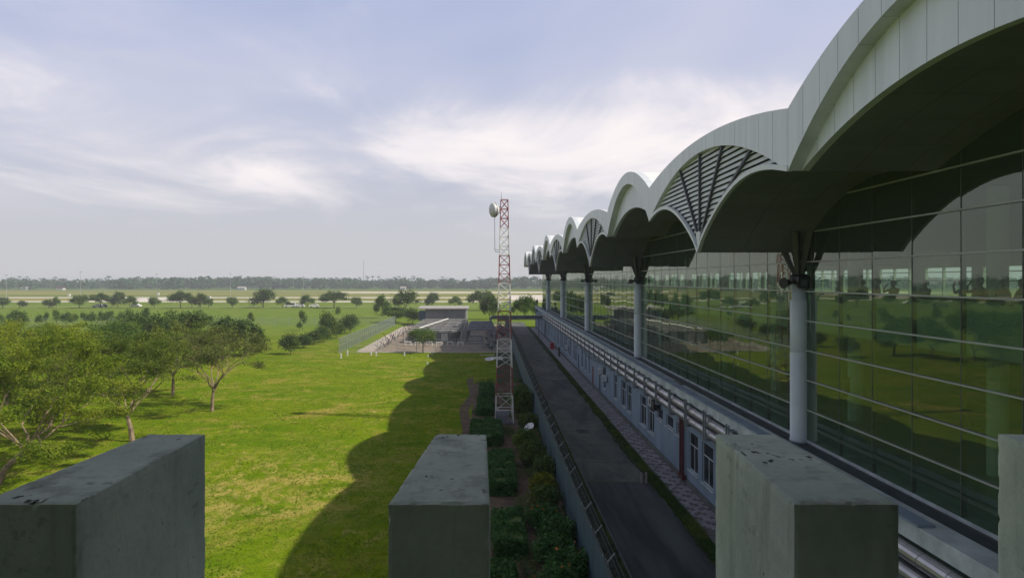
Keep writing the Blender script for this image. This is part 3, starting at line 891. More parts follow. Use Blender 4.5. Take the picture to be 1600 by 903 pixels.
# ------------------------------------------------------------------ vegetation builders
def leaves_np(rng, cen, size, up=.5, aspect=.5):
    n = len(cen)
    nrm = rng.normal(size=(n, 3)); nrm[:, 2] = np.abs(nrm[:, 2]) + up; nrm /= np.linalg.norm(nrm, axis=1)[:, None]
    t = rng.normal(size=(n, 3)); t -= nrm * (t * nrm).sum(1)[:, None]; t /= np.linalg.norm(t, axis=1)[:, None]
    b = np.cross(nrm, t); s = size * rng.uniform(.6, 1.35, (n, 1))
    V = np.stack([cen - t * s, cen + b * s * aspect, cen + t * s, cen - b * s * aspect], 1).reshape(-1, 3)
    F = np.arange(n * 4).reshape(-1, 4)
    return V, F
def make_tree(seed, h, r, trunk=2.0, limbs=6, depth=4, nleaf=12000, leaf=.11, flat=.55, lean=(0, 0), spread=.35, tr=.16, mat='leafa', bark='bark', base_low=.38, wood=True, up=.6):
    """returns (branch mesh, leaf mesh) of a tree standing at the origin"""
    rng = np.random.default_rng(seed); rd = random.Random(seed)
    mb = MB(); tips = []
    top = Vector((lean[0], lean[1], trunk))
    mb.tube([(0, 0, -.1), (lean[0] * .3 + rd.uniform(-.06, .06), lean[1] * .3, trunk * .45), top], [tr * 1.15, tr, tr * .85], 7)
    def grow(p, d, ln, rad, lev):
        mid = p + d * ln * .5 + Vector((rd.uniform(-1, 1), rd.uniform(-1, 1), rd.uniform(-.3, .6))) * ln * .09
        q = p + d * ln + Vector((rd.uniform(-1, 1), rd.uniform(-1, 1), 0)) * ln * .08
        if wood or lev < 2: mb.tube([p, mid, q], [rad, rad * .8, rad * .6], 5 if lev < 2 else 3, caps=False)
        if lev >= 2: tips.append((mid, lev)); 
        if lev >= depth: tips.append((q, lev)); return
        for _ in range(2 if lev else rd.choice((2, 3))):
            nd = (d + Vector((rd.gauss(0, 1), rd.gauss(0, 1), rd.gauss(0, .55))) * .52)
            nd.z = nd.z * .8 + .10
            nd.normalize(); grow(q, nd, ln * rd.uniform(.62, .85), rad * .58, lev + 1)
    for k in range(limbs):
        a = 2 * math.pi * (k + rd.uniform(-.3, .3)) / limbs
        el = rd.uniform(.45, 1.15)
        d = Vector((math.cos(a) * math.cos(el), math.sin(a) * math.cos(el), math.sin(el)))
        grow(top - Vector((0, 0, rd.uniform(0, trunk * .2))), d, (h - trunk) * .36 + r * .10, tr * .55, 0)
    P = np.array([t[0][:] for t in tips])
    # fit skeleton into the crown size
    c = np.array(top[:]); rel = P - c
    rr = np.percentile(np.hypot(rel[:, 0], rel[:, 1]), 96); zz = np.percentile(rel[:, 2], 98)
    sx, sz = r * .92 / max(rr, .1), (h - trunk) * .93 / max(zz, .1)
    nv = []
    for (x, y, z) in mb.v:
        if z > trunk * .8:
            nv.append((c[0] + (x - c[0]) * sx, c[1] + (y - c[1]) * sx, trunk + (z - trunk) * sz if z > trunk else z))
        else: nv.append((x, y, z))
    mb.v = nv
    P = c + rel * np.array([sx, sx, sz]); P[:, 2] = np.maximum(P[:, 2], h * base_low)
    w = rng.integers(0, len(P), nleaf)
    wt = rng.uniform(.4, 1.6, len(P)); wt /= wt.sum(); w = rng.choice(len(P), nleaf, p=wt)
    cen = P[w] + rng.normal(size=(nleaf, 3)) * np.array([spread, spread, spread * flat])
    V, F = leaves_np(rng, cen, leaf, .6)
    return mb.data('branches', M[bark]), npmesh('foliage', V, F, M[mat], 4)
def plant_tree(name, meshes, loc, label, cat='tree', group=None, rot=0, sc=(1, 1, 1), kinds=('trunk', 'crown')):
    t = thing(name, label, cat, loc, group, (0, 0, rot)); t.scale = sc
    link(kinds[0], meshes[0], t); link(kinds[1], meshes[1], t); return t

# the big pale trees on the near lawn
NT = [
 # X, Y, h, r, trunk, nleaf, mat, seed, spread, lean, label
 (-28.9, 45, 8.6, 7.2, 2.0, 52000, 'leafa', 11, .30, (1.5, .4), 'large feathery tree cut by the frame edge, pale forked trunk behind the big block'),
 (-26.5, 57, 7.9, 6.4, 2.0, 33000, 'leafm', 12, .27, (-.5, .2), 'feathery tree with pale orange-brown forked trunk just above the big block'),
 (-25.3, 70, 7.9, 5.8, 2.3, 15000, 'leafb', 13, .26, (.2, 0), 'sparse twiggy tree standing alone nearest the open lawn'),
 (-36.0, 63, 8.3, 7.0, 2.2, 38000, 'leafa', 14, .32, (.2, 0), 'broad bright yellow-green tree in the middle of the near clump'),
 (-33.0, 80, 7.3, 5.8, 2.2, 15000, 'leafm', 15, .30, (0, 0), 'dull brownish-green tree behind the twiggy lone tree'),
 (-46.5, 74, 7.9, 6.4, 2.2, 30000, 'leafa', 16, .42, (0, 0), 'yellow-green tree at the far end of the near clump by the frame edge'),
 (-44.5, 90, 7.0, 5.6, 2.0, 22000, 'leafd', 17, .42, (0, 0), 'fresh green tree tucked behind the middle of the near clump'),
 (-57.0, 92, 6.9, 5.6, 2.0, 22000, 'leafd', 18, .42, (0, 0), 'rounded green tree behind the clump, close to the frame edge'),
]
for (x, y, h, r, trk, nl, mt, sd_, spd, ln, lab) in NT:
    lab = lab
    ms = make_tree(sd_, h, r, trk, 8, 5, nl, .075 if y < 60 else (.085 if y < 75 else .105), .42, ln, spd, .19 if y < 60 else .16, mt, 'bark', .33)
    plant_tree('acacia_tree', ms, (x, y, 0), lab, 'tree', 'feathery trees on the near lawn')
dk = [(-45.5, 112, 7.3, 5.2, 21, 'dark dense tree, broadest of the clump behind the feathery trees'), (-53.0, 117, 6.6, 4.6, 22, 'dark dense tree on the outer side of the dark clump'),
      (-40.0, 115, 6.0, 3.6, 23, 'smaller dark tree at the inner side of the dark clump'), (-38.5, 121, 5.4, 2.4, 24, 'upright dark young tree rising just past the dark clump')]
for (x, y, h, r, s_, lab) in dk:
    plant_tree('dark_tree', make_tree(s_, h, r, 1.6, 6, 4, 9000, .17, .7, (0, 0), .45, .16, 'leafc', 'barkdark', .2), (x, y, 0), lab, 'tree', 'dark trees behind the near clump')

# mid and far tree prototypes
proto = {
 'round': make_tree(31, 6.0, 3.2, 1.2, 6, 4, 3600, .26, .8, (0, 0), .55, .14, 'leafd', 'barkdark', .22, False),
 'round2': make_tree(32, 6.0, 3.0, 1.0, 6, 4, 3600, .26, .9, (0, 0), .60, .14, 'leafc', 'barkdark', .18, False),
 'umbrella': make_tree(33, 6.0, 5.0, 2.2, 7, 4, 4600, .28, .5, (0, 0), .55, .18, 'leafc', 'barkdark', .48, False),
 'slim': make_tree(34, 3.4, 1.0, .9, 5, 3, 1100, .15, .9, (0, 0), .28, .06, 'leafd', 'barkdark', .3, False),
 'slim2': make_tree(35, 3.4, 1.15, .7, 5, 3, 1200, .15, .9, (0, 0), .30, .06, 'leafd', 'barkdark', .2, False),
 'bush': make_tree(36, 2.8, 1.9, .3, 8, 3, 2600, .16, .9, (0, 0), .42, .06, 'leafc', 'barkdark', .10, False),
}
psz = {'round': (6.0, 3.2), 'round2': (6.0, 3.0), 'umbrella': (6.0, 5.0), 'slim': (3.4, 1.0), 'slim2': (3.4, 1.15), 'bush': (2.8, 1.9)}
def put(name, kind, x, Y, topy, wpx, label, group, i=0):
    """x px centre, Y depth, topy px of the crown top, wpx crown width in px"""
    h = CAMH - (topy - 437) * Y / 1200; w = wpx * Y / 1200
    ph, pr = psz[kind]
    plant_tree(name, proto[kind], (px2(x, Y), Y, 0), label, 'bush' if kind == 'bush' else 'tree', group, rot=(i * 2.4) % 6.28, sc=(w / 2 / pr, w / 2 / pr, h / ph))
ordn = ['first', 'second', 'third', 'fourth', 'fifth', 'sixth', 'seventh', 'eighth', 'ninth', 'tenth', 'eleventh', 'twelfth', 'thirteenth', 'fourteenth', 'fifteenth', 'sixteenth', 'seventeenth', 'eighteenth', 'nineteenth', 'twentieth', 'twenty-first', 'twenty-second', 'twenty-third', 'twenty-fourth', 'twenty-fifth', 'twenty-sixth']
far_row = [(4, 465, 22, 'round'), (35, 471, 14, 'bush'), (76, 469, 18, 'round2'), (88, 465, 11, 'round'), (124, 462, 26, 'round'), (157, 459, 36, 'umbrella'), (184, 458, 22, 'round2'), (203, 464, 22, 'round'), (241, 465, 18, 'round'),
           (282, 456, 36, 'umbrella'), (300, 464, 14, 'round'), (313, 460, 20, 'round2'), (326, 467, 14, 'round'), (363, 465, 18, 'round'), (411, 454, 36, 'round2'), (441, 465, 20, 'round'), (480, 462, 22, 'round'), (522, 456, 46, 'umbrella'),
           (557, 465, 18, 'round'), (675, 459, 22, 'round2'), (711, 464, 20, 'round')]
for i, (x, ty, w, kd) in enumerate(far_row):
    nm = {'round': 'rounded green crown', 'round2': 'dense dark crown', 'umbrella': 'wide umbrella crown', 'bush': 'low pale crown'}[kd]
    put('perimeter_tree', kd, x, 322 + (i * 7) % 9, ty, w, f'{ordn[i]} tree from the left before the taxiway, {nm}', 'trees in the far row before the taxiway', i)
mid_row = [(2, 492, 12, 'slim'), (17, 488, 12, 'slim2'), (29, 485, 24, 'slim2'), (61, 492, 12, 'slim2'), (72, 489, 9, 'slim'), (88, 485, 13, 'slim'), (104, 488, 16, 'slim2'), (115, 491, 12, 'slim'), (131, 489, 10, 'slim'), (143, 488, 16, 'slim2'),
           (159, 487, 13, 'slim2'), (171, 486, 16, 'slim2'), (188, 488, 10, 'slim'), (202, 485, 22, 'slim2'), (228, 482, 14, 'slim'), (311, 486, 14, 'slim'), (324, 494, 26, 'slim2'), (356, 494, 8, 'slim'), (376, 503, 20, 'slim2'), (392, 489, 9, 'slim')]
for i, (x, ty, w, kd) in enumerate(mid_row):
    put('young_tree', kd, x, (176 if w > 20 else 195) + (i * 5) % 7, ty, w, f'{ordn[i]} young tree from the left in the row by the long mesh fence', 'young trees in the row by the long mesh fence', i)
bl_ = [(454, 124, 525, 30, 'large dark bush at the near end of the bush line'), (474, 135, 525, 26, 'dark bush second from the near end of the bush line'), (490, 142, 519, 30, 'leafy bush in the middle of the bush line'),
       (512, 153, 492, 26, 'tallest dark shrub tree of the bush line'), (526, 158, 506, 22, 'dark shrub just past the tallest one of the bush line'), (547, 172, 495, 30, 'spreading bush at the far end of the bush line'), (505, 147, 512, 24, 'low bush against the foot of the tallest shrub')]
for i, (x, Y, ty, w, lab) in enumerate(bl_):
    put('lawn_bush', 'bush', x, Y, ty, w, lab, 'bushes in a line across the lawn', i)
oth = [(473, 182, 486, 12, 'slim', 'thin upright young tree beside the start of the bush line'), (468, 178, 503, 9, 'slim2', 'knee-high dark sapling in front of the thin young tree'), (528, 235, 480, 8, 'slim', 'thin sapling alone past the umbrella tree'),
       (597, 240, 463, 24, 'round', 'rounded tree standing at the far corner of the mesh fence'), (634, 262, 455, 44, 'umbrella', 'broad dark tree rising behind the pipe yard'), (618, 215, 480, 44, 'round', 'leafy spreading tree at the far corner of the pipe yard'), (645, 209, 484, 26, 'bush', 'low tree pressed against the shed gable'),
       (752, 300, 455, 44, 'umbrella', 'wide dark tree behind the lattice tower'), (765, 232, 464, 28, 'round2', 'dark tree between the shed and the lattice tower'), (820, 232, 464, 28, 'round', 'fresh green tree at the end of the service road'), (833, 240, 470, 18, 'round', 'smaller green tree beside the end of the terminal'),
       (808, 245, 470, 16, 'round', 'small tree just past the lattice tower at the road end')]
for i, (x, Y, ty, w, kd, lab) in enumerate(oth): put('field_tree', kd, x, Y, ty, w, lab, None, i)
# tree growing in front of the pipe yard
plant_tree('yard_tree', make_tree(41, 3.9, 2.2, 1.3, 6, 4, 4200, .12, .7, (0, 0), .34, .08, 'leafd', 'barkdark', .35), (px2(661, 126), 126, 0), 'small bright green tree in front of the pipe yard fence', 'tree')

# far wood along the horizon (one mass)
rng = np.random.default_rng(5)
cens = []; sizes = []
nC = 1500
cx = rng.uniform(-1300, 1000, nC); cy = rng.uniform(960, 1250, nC)
cy = np.where(cx < -300, cy - 60 * (rng.uniform(size=nC) < .4), cy)
hh = rng.uniform(8.5, 14.5, nC) + 1.8 * np.sin(cx * .013) + 1.5 * np.sin(cx * .05)
for i in range(nC):
    k = 80; u = rng.normal(size=(k, 3)); u /= np.linalg.norm(u, axis=1)[:, None]; u *= rng.uniform(.55, 1, (k, 1)) ** .5
    rad = rng.uniform(5, 9)
    cens.append(np.array([cx[i], cy[i], hh[i] * .55]) + u * np.array([rad, rad, hh[i] * .48]))
V, F = leaves_np(rng, np.concatenate(cens), 1.5, .3, .8)
# coconut palms standing out of the wood
pv = []; pf = []
nP = 190
for i in range(nP):
    x, y = rng.uniform(-1150, 850), rng.uniform(955, 1100); h = rng.uniform(12, 16.5)
    o = len(V) + len(pv)
    pv += [(x - .35, y, 0), (x + .35, y, 0), (x + .2, y, h), (x - .2, y, h)]; pf.append((o, o + 1, o + 2, o + 3))
    for k in range(11):
        a = k * .571 + rng.uniform(0, .3); ln = rng.uniform(3.0, 4.2); e = rng.uniform(-.1, .9)
        dx, dy = math.cos(a), math.sin(a); o = len(V) + len(pv)
        m1 = (x + dx * ln * .5, y + dy * ln * .5, h + ln * .45 * e); t1 = (x + dx * ln, y + dy * ln, h + ln * (e * .4 - .45))
        pv += [(x, y, h), (m1[0] - dy * .55, m1[1] + dx * .55, m1[2] - .3), t1, (m1[0] + dy * .55, m1[1] - dx * .55, m1[2] - .3)]
        pf.append((o, o + 1, o + 2, o + 3))
V = np.concatenate([V, np.array(pv)]); F = np.concatenate([F, np.array(pf)])
link('far_wood', npmesh('far_wood', V, F, M['farwood'], 4), kind='stuff')

# grass blades on the near lawn (uncountable)
def blades(n, x0, x1, y0, y1, rng, hmin, hmax, keep):
    x = rng.uniform(x0, x1, n); y = y0 + (y1 - y0) * rng.uniform(0, 1, n) ** 1.9
    m = keep(x, y); x, y = x[m], y[m]; n = len(x)
    h = rng.uniform(hmin, hmax, n) * (1 + .5 * np.sin(x * .9 + y * .31) * np.sin(y * .53)) * np.clip(1.15 - (y - y0) / (y1 - y0), .1, 1) ** .7; a = rng.uniform(0, np.pi, n); w = rng.uniform(.012, .03, n) * (1 + y / 40)
    lx, ly = rng.normal(size=(2, n)) * h * .9
    V = np.stack([np.stack([x - np.cos(a) * w, y - np.sin(a) * w, np.zeros(n)], 1), np.stack([x + np.cos(a) * w, y + np.sin(a) * w, np.zeros(n)], 1), np.stack([x + lx, y + ly, h], 1)], 1).reshape(-1, 3)
    return V, np.arange(n * 3).reshape(-1, 3)
rng = np.random.default_rng(9)
V, F = blades(150000, -62, -.6, 27, 170, rng, .03, .09, lambda x, y: (x > -.66 * y - 3) & (x < np.where(y < 88, -2.1, -1.0)) & ((y < 125.5) | (x < -25)))
link('lawn_grass', npmesh('lawn_grass', V, F, M['blade'], 3), kind='stuff')
V, F = blades(16000, 9.5, 10.15, 30, 120, rng, .04, .16, lambda x, y: x > 0)
V[:, 2] += .06
link('verge_grass', npmesh('verge_grass', V, F, M['leafc'], 3), kind='stuff')

# ------------------------------------------------------------------ garden strip with hedges
def path_sheet(pts, w, z, name):
    mb = MB(); rd = random.Random(len(pts))
    for i, (x, y) in enumerate(pts):
        ww = w * rd.uniform(.8, 1.2) / 2; mb.v += [(x - ww, y, z), (x + ww, y, z)]
    for i in range(len(pts) - 1): mb.f.append((2 * i, 2 * i + 1, 2 * i + 3, 2 * i + 2))
    return mb.build(name, M['dirt'], kind='structure')
sheet('garden_soil', -1.6, 4.05, 20, 90, .004, M['dirt'], nx=4, ny=12)
path_sheet([(-2.0 + .35 * math.sin(i * .9), 55 + i * 3) for i in range(14)], .9, .010, 'dirt_path')
sheet('lawn', .9, 4.05, 90, 126, .004, M['verge'])
def hedge(x0, x1, y0, y1, h, label, seed):
    rng = np.random.default_rng(seed); t = thing('hedge', label, 'hedge', ((x0 + x1) / 2, (y0 + y1) / 2, 0), 'clipped hedges in the garden strip')
    a, b = (x1 - x0) / 2, (y1 - y0) / 2
    MB().box(-a + .12, a - .12, -b + .12, b - .12, 0, h - .12).build('stems', M['leafc'], t)
    n = int(1500 * (a * b * 4) ** .8) + 600
    p = rng.uniform(-1, 1, (n, 3)); p[:, 2] = rng.uniform(0, 1, n)
    f = rng.uniform(0, 1, n); wv = .06 * np.sin(p[:, 1] * b * 3 + seed) 
    top = f < .6; sx = (~top) & (f < .82); sy = (~top) & (~sx)
    p[top, 2] = 1; p[sx, 0] = np.sign(p[sx, 0]); p[sy, 1] = np.sign(p[sy, 1])
    p[:, 2] *= .88 + .12 * np.sin(p[:, 0] * a * 4 + seed) * np.sin(p[:, 1] * b * 2.3); rag = 1 + .07 * np.sin(p[:, 1:2] * b * 3.1 + seed * 2)
    p[:, :1] *= rag
    cen = p * np.array([a - .05, b - .05, h - .04]) + rng.normal(size=(n, 3)) * .05; cen[:, 2] += wv * top
    V, F = leaves_np(rng, cen, .085, .5, .6)
    link('foliage', npmesh('foliage', V, F, M['leafhedge'], 4), t)
hedge(-1.4, .9, 55.2, 62.5, .85, 'wide clipped hedge block just before the foot of the lattice tower', 1)
hedge(-.1, 1.5, 42.6, 51.0, .8, 'clipped hedge block beside the top edge of the middle concrete block', 2)
hedge(.2, 1.6, 33.0, 38.2, .8, 'clipped hedge block low down beside the middle concrete block', 3)
hedge(-.4, 1.0, 25.5, 31.2, .8, 'nearest clipped hedge block, mostly behind the middle concrete block', 4)
hedge(-1.1, .3, 67.5, 74.0, .7, 'clipped hedge block beside the tower feet next to the worn path', 5)
hedge(-1.0, .4, 77.5, 86.0, .6, 'farthest clipped hedge block past the tower feet', 6)
rng = np.random.default_rng(77)
n = 60000
gx0 = rng.uniform(-1.6, 4.0, n); gy0 = rng.uniform(26, 92, n)
msk = (np.sin(gx0 * 2.3 + gy0 * .7) + np.sin(gy0 * .9 - gx0 * 1.7) + np.sin(gx0 * 5.1) * .6 + rng.normal(size=n) * .5 + (gx0 > 2.3) * .9) > .75
cen = np.stack([gx0, gy0, np.full(n, .05)], 1)[msk]; cen[:, 2] += rng.uniform(0, .14, len(cen))
V, F = leaves_np(rng, cen, .07, .8, .5)
link('ground_cover', npmesh('ground_cover', V, F, M['leafc'], 4), kind='stuff')
shrub_mesh = {}
def shrub(kind, x, Y, h, r, lab, seed):
    rng = np.random.default_rng(seed); t = thing('garden_shrub', lab, 'shrub', (x, Y, 0), 'shrubs against the metal fence')
    rd = random.Random(seed); mb = MB()
    for k in range(5):
        a = k * 1.26 + seed; mb.tube([(0, 0, 0), (math.cos(a) * r * .25, math.sin(a) * r * .25, h * .5), (math.cos(a) * r * .6, math.sin(a) * r * .6, h * .8)], [.035, .025, .012], 4)
    link('stems', mb.data('stems', M['barkdark']), t)
    n = int(1700 * r * max(h, .8)) + 300
    u = rng.normal(size=(n, 3)); u /= np.linalg.norm(u, axis=1)[:, None]; u *= rng.uniform(.5, 1.05, (n, 1))
    bumpy = 1 + .22 * np.sin(u[:, :1] * 7 + seed) * np.cos(u[:, 1:2] * 6)
    cen = u * bumpy * np.array([r, r, h * .5]); cen[:, 2] += h * .52; cen[:, 2] = np.maximum(cen[:, 2], .03)
    V, F = leaves_np(rng, cen, .10, .4, .45)
    link('foliage', npmesh('foliage', V, F, M[kind], 4), t)
    return t, cen, rng
def flowers(t, cen, rng, n):
    c = cen[rng.choice(len(cen), n)] * 1.05
    V, F = leaves_np(rng, np.repeat(c, 4, 0) + rng.normal(size=(n * 4, 3)) * .03, .055, .8, .9)
    link('flowers', npmesh('flowers', V, F, M['flower'], 4), t)
shrub('leafd', 2.9, 69, 2.3, 1.15, 'tall rounded dark shrub between the lattice tower and the metal fence', 3)
shrub('leafd', 2.5, 54, 1.5, .9, 'drooping palm-like shrub below the white dish', 4)
shrub('leafc', 2.75, 49.5, 1.6, .9, 'dark shrub midway between the dish and the yellow shrub', 5)
shrub('leafc', 3.3, 46.0, 1.4, .7, 'dark shrub touching the fence behind the yellow shrub', 6)
shrub('leafcroton', 3.0, 43.2, 1.1, .75, 'bright yellow-green shrub against the metal fence', 7)
shrub('leafc', 2.9, 40.2, 1.2, .85, 'dark shrub just in front of the yellow-green one', 8)
for i, (x, y, r) in enumerate(((2.6, 37.0, .85), (3.1, 35.0, .9), (2.7, 32.7, .9), (3.2, 30.8, .9), (2.6, 29, .8))):
    t, c, g = shrub('leafhedge', x, y, 1.15, r, ['green flowering shrub', 'bushy flowering shrub', 'orange-flowered shrub', 'low orange-flowered shrub', 'nearest flowering shrub'][i] + [' first after the dark shrub by the fence', ' second after the dark shrub by the fence', ' in the middle of the near flowering bed', ' touching the near fence panels', ' at the very foot of the picture by the path'][i], 20 + i)
    flowers(t, c, g, 14 if i != 1 else 5)
shrub('leafc', 3.3, 78, 1.4, .7, 'small dark shrub farthest along the fence foot', 31)
shrub('leafc', 3.2, 62, 1.2, .8, 'dark shrub behind the white dish by the fence', 32)

# ------------------------------------------------------------------ lattice tower
TX, TY = 1.24, 64.6
tw = thing('lattice_tower', 'slender red and white lattice radio tower standing in the hedge garden', 'tower', (TX, TY, 0))
def hwid(z): return .74 - .44 * min(1, z / 18.7)
seg = 18.7 / 8
cols = ['towerwhite', 'towerred', 'towerwhite', 'towerred', 'towerwhite', 'towerred', 'towerwhite', 'towerred']
for k in range(8):
    z0, z1 = k * seg, (k + 1) * seg
    mt = M[cols[k]]
    for sx, sy in ((-1, -1), (1, -1), (1, 1), (-1, 1)):
        MB().tube([(sx * hwid(z0), sy * hwid(z0), z0), (sx * hwid(z1), sy * hwid(z1), z1)], .042 if k < 7 else .034, 5).build('leg', mt, tw)
    sub = 3 if k != 0 else 2
    lat = MB()
    for j in range(sub):
        a, b = z0 + (z1 - z0) * j / sub, z0 + (z1 - z0) * (j + 1) / sub
        wa, wb = hwid(a), hwid(b)
        cs = [(-1, -1), (1, -1), (1, 1), (-1, 1)]
        for i in range(4):
            p, q = cs[i], cs[(i + 1) % 4]
            lat.tube([(p[0] * wa, p[1] * wa, a), (q[0] * wb, q[1] * wb, b)], .022, 4)
            if k > 3: lat.tube([(q[0] * wa, q[1] * wa, a), (p[0] * wb, p[1] * wb, b)], .022, 4)
            lat.tube([(p[0] * wb, p[1] * wb, b), (q[0] * wb, q[1] * wb, b)], .024, 4)
    lat.build('bracing', mt, tw)
MB().tube([(-.25, -.25, 18.7), (-.25, -.25, 19.35)], [.02, .006], 5).build('lightning_rod', M['steel'], tw)
MB().box(-.75, .35, -.85, -.2, .1, 1.1).build('equipment_cabinet', M['plantgrey'], tw)
MB().box(-.9, .9, -.9, .9, 0, .1).build('footing', M['kerb'], tw)
cb = MB(); cb.tube([(.36, 0, 18), (.45, 0, 9), (.60, 0, .5)], .02, 5); cb.build('feeder_cable', M['towerwhite'], tw)
# microwave drum
dsh = thing('microwave_dish', 'white drum dish antenna near the top of the lattice tower', 'antenna', (TX - .78, TY - .1, 17.85))
ax = Vector((-.93, -.35, -.05)).normalized()
m = MB(); m.lathe([(.02, -.42), (.22, -.36), (.50, -.14), (.60, -.02), (.61, .20), (.60, .26), (.45, .38), (.2, .45), (.01, .46)], (0, 0, 0), 26, ax); d = m.build('drum', M['whitemetal'], dsh, smooth=True)
m = MB(); m.lathe([(.615, 0), (.625, .01), (.625, .05), (.615, .06)], (0, 0, 0), 26, ax); m.build('rim_band', M['steel'], dsh)
m = MB(); m.tube([(.15, .05, .25), (.50, .1, .25)], .035, 5); m.tube([(.15, .05, -.25), (.50, .1, -.25)], .035, 5); m.tube([(.25, .0, -.4), (.25, .0, .4)], .045, 6); m.build('mount', M['steel'], dsh)
cab = MB(); cab.tube([(TX - .82, TY - .1, 17.3), (TX - .80, TY - .1, 14.5), (TX - .78, TY - .1, 14.35), (TX - .3, TY - .1, 14.33)], .02, 5); cab.tube([(TX - .78, TY - .1, 14.52), (TX + .4, TY - .1, 14.52)], .018, 5)
tag(cab.build('cable', M['fence']), 'thin drop cable hanging from the tower drum to a side arm', 'cable')

# satellite dishes and white slabs in the garden
def sat(x, y, z, r, lab, tilt=(-.6, -.5, .8)):
    t = thing('satellite_dish', lab, 'dish', (x, y, 0), 'white dishes in the garden')
    MB().lathe([(.01, 0), (r * .5, r * .06), (r * .85, r * .18), (r, r * .27), (r * .98, r * .285), (r * .84, r * .20), (r * .5, r * .09), (.011, .03)], (0, 0, z), 22, Vector(tilt).normalized()).build('reflector', M['whitemetal'], t, smooth=True)
    tv = Vector(tilt).normalized(); c = Vector((0, 0, z))
    MB().tube([c, c + tv * r * .9], .02, 4).build('feed_arm', M['steel'], t)
    MB().tube([(0, 0, 0), (0, 0, z)], .03, 6).build('mast', M['steel'], t)
sat(2.95, 56.5, 1.1, .42, 'white satellite dish on a short mast beside the metal fence')
sat(.05, 111.5, .35, .75, 'flat white dish lying on the grass left of the tower bracing', (-.1, -.25, 1))
sat(1.3, 112.4, .35, .7, 'second flat white dish lying on the grass behind the tower legs', (.1, -.2, 1))
sheet('concrete_slab', -1.6, .8, 121.5, 122.6, .02, M['concretepath'])

# marker stakes on the lawn
for i, (x, Y, h) in enumerate(((533, 117, .75), (543, 121, .85), (580, 122, .4), (588, 121, .55), (632, 121, .6), (669, 119, .3), (675, 123, .65), (668, 109, .25))):
    b = MB(); b.box(-.09, .09, -.09, .09, 0, h); b.add([(-.09, -.09, h), (.09, -.09, h), (.09, .09, h), (-.09, .09, h), (0, 0, h + .06)], [(0, 1, 4), (1, 2, 4), (2, 3, 4), (3, 0, 4)])
    o = b.build('marker_stake', M['white']); o.location = (px2(x, Y), Y, 0)
    tag(o, f'{ordn[i]} short white marker stake counted from the mesh fence corner across the lawn', 'stake', 'white marker stakes on the lawn')

# ------------------------------------------------------------------ mesh fences
def mesh_fence(p, q, h, step, label, wires=True, pw=.05):
    p, q = Vector((*p, 0)), Vector((*q, 0)); t = thing('chain_link_fence', label, 'fence', p)
    n = max(1, int((q - p).length / step)); d = (q - p) / n
    pm = MB().tube([(0, 0, 0), (0, 0, h)], pw, 5).data('post', M['mesh'])
    for i in range(n + 1): link('post', pm, t, loc=d * i)
    mb = MB(); u = (q - p).normalized(); tot = (q - p).length
    for zz in (.05, h * .5, h - .02): mb.tube([Vector((0, 0, zz)), u * tot + Vector((0, 0, zz))], .016, 4)
    mb.build('rail', M['mesh'], t)
    if wires:
        wv = []; wf = []; k = int(tot / .30); r = .0115
        nn = Vector((-u.y, u.x, 0))
        for i in range(k):
            for sgn in (1, -1):
                a = u * (i * .30); b_ = a + u * (sgn * h * .5)
                if not (-.01 <= b_.dot(u) <= tot): continue
                o = len(wv)
                for pt, z in ((a, .05), (b_, h - .02)):
                    wv += [pt + u * r + Vector((0, 0, z)), pt - u * r + Vector((0, 0, z)), pt + nn * r + Vector((0, 0, z))]
                wf += [(o, o + 1, o + 4, o + 3), (o + 1, o + 2, o + 5, o + 4), (o + 2, o, o + 3, o + 5)]
        m = MB(); m.v = [tuple(v) for v in wv]; m.f = wf; w = m.build('wire_mesh', M['mesh'], t, kind='stuff')
mesh_fence((-24.7, 126), (-25.0, 203), 2.4, 2.45, 'chain link fence running away along the far side of the pipe yard')
mesh_fence((-24.7, 126), (3.9, 126), 2.3, 3.1, 'low chain link fence across the front of the pipe yard', True, .04)
mesh_fence((-150, 197), (-25.2, 203.4), 2.1, 3.4, 'long faint chain link fence crossing the field', True, .06)

# ------------------------------------------------------------------ pipe yard
sheet('gravel_yard', -21.5, 3.9, 128, 206, .006, M['gravel'], nx=4, ny=8)
sheet('concrete_path', -22.3, -19.6, 128.5, 196, .012, M['concretepath'])
sheet('concrete_path', -22, 3.5, 127.0, 128.3, .016, M['concretepath'])
def inv_u(x0, x1, y, z, r, drop0=True, drop1=True, zb=.1):
    pts = []
    if drop0: pts += [(x0, y, zb), (x0, y, z - .35), (x0 + .12, y, z - .1), (x0 + .35, y, z)]
    else: pts += [(x0, y, z)]
    if drop1: pts += [(x1 - .35, y, z), (x1 - .12, y, z - .1), (x1, y, z - .35), (x1, y, zb)]
    else: pts += [(x1, y, z)]
    return MB().tube(pts, r, 8)
for i in range(8):
    y = 144 + i * 5.6
    t = thing('cooling_unit', f'{ordn[i]} dark cooling unit from the front under the pipe frames', 'cooling unit', (-10.8, y + 1.2, 0), 'dark cooling units in the pipe yard')
    MB().box(-4.6, 4.6, .3, 4.5, .15, 2.05).build('casing', M['plantdark'], t)
    MB().box(-4.8, 4.8, .2, 4.6, .05, .15).build('base_rail', M['plantgrey'], t)
    for k in range(6): MB().box(-4.4 + k * 1.5, -3.1 + k * 1.5, .24, .3, .35, 1.85).build('coil_panel', M['plantgrey'] if k % 3 == 1 else M['rib'], t)
    for k in range(4): MB().lathe([(.62, 0), (.62, .25), (.5, .26)], (-3.5 + k * 2.3, 1.95, 2.05), 12).build('fan_cowl', M['plantgrey'], t)
    o = inv_u(-16, -5.2, y, 2.5, .11).build('overhead_pipe', M['yardpipe']); tag(o, f'{ordn[i]} pale overhead pipe frame from the front across the dark cooling units', 'pipe', 'pale overhead pipe frames in the yard')
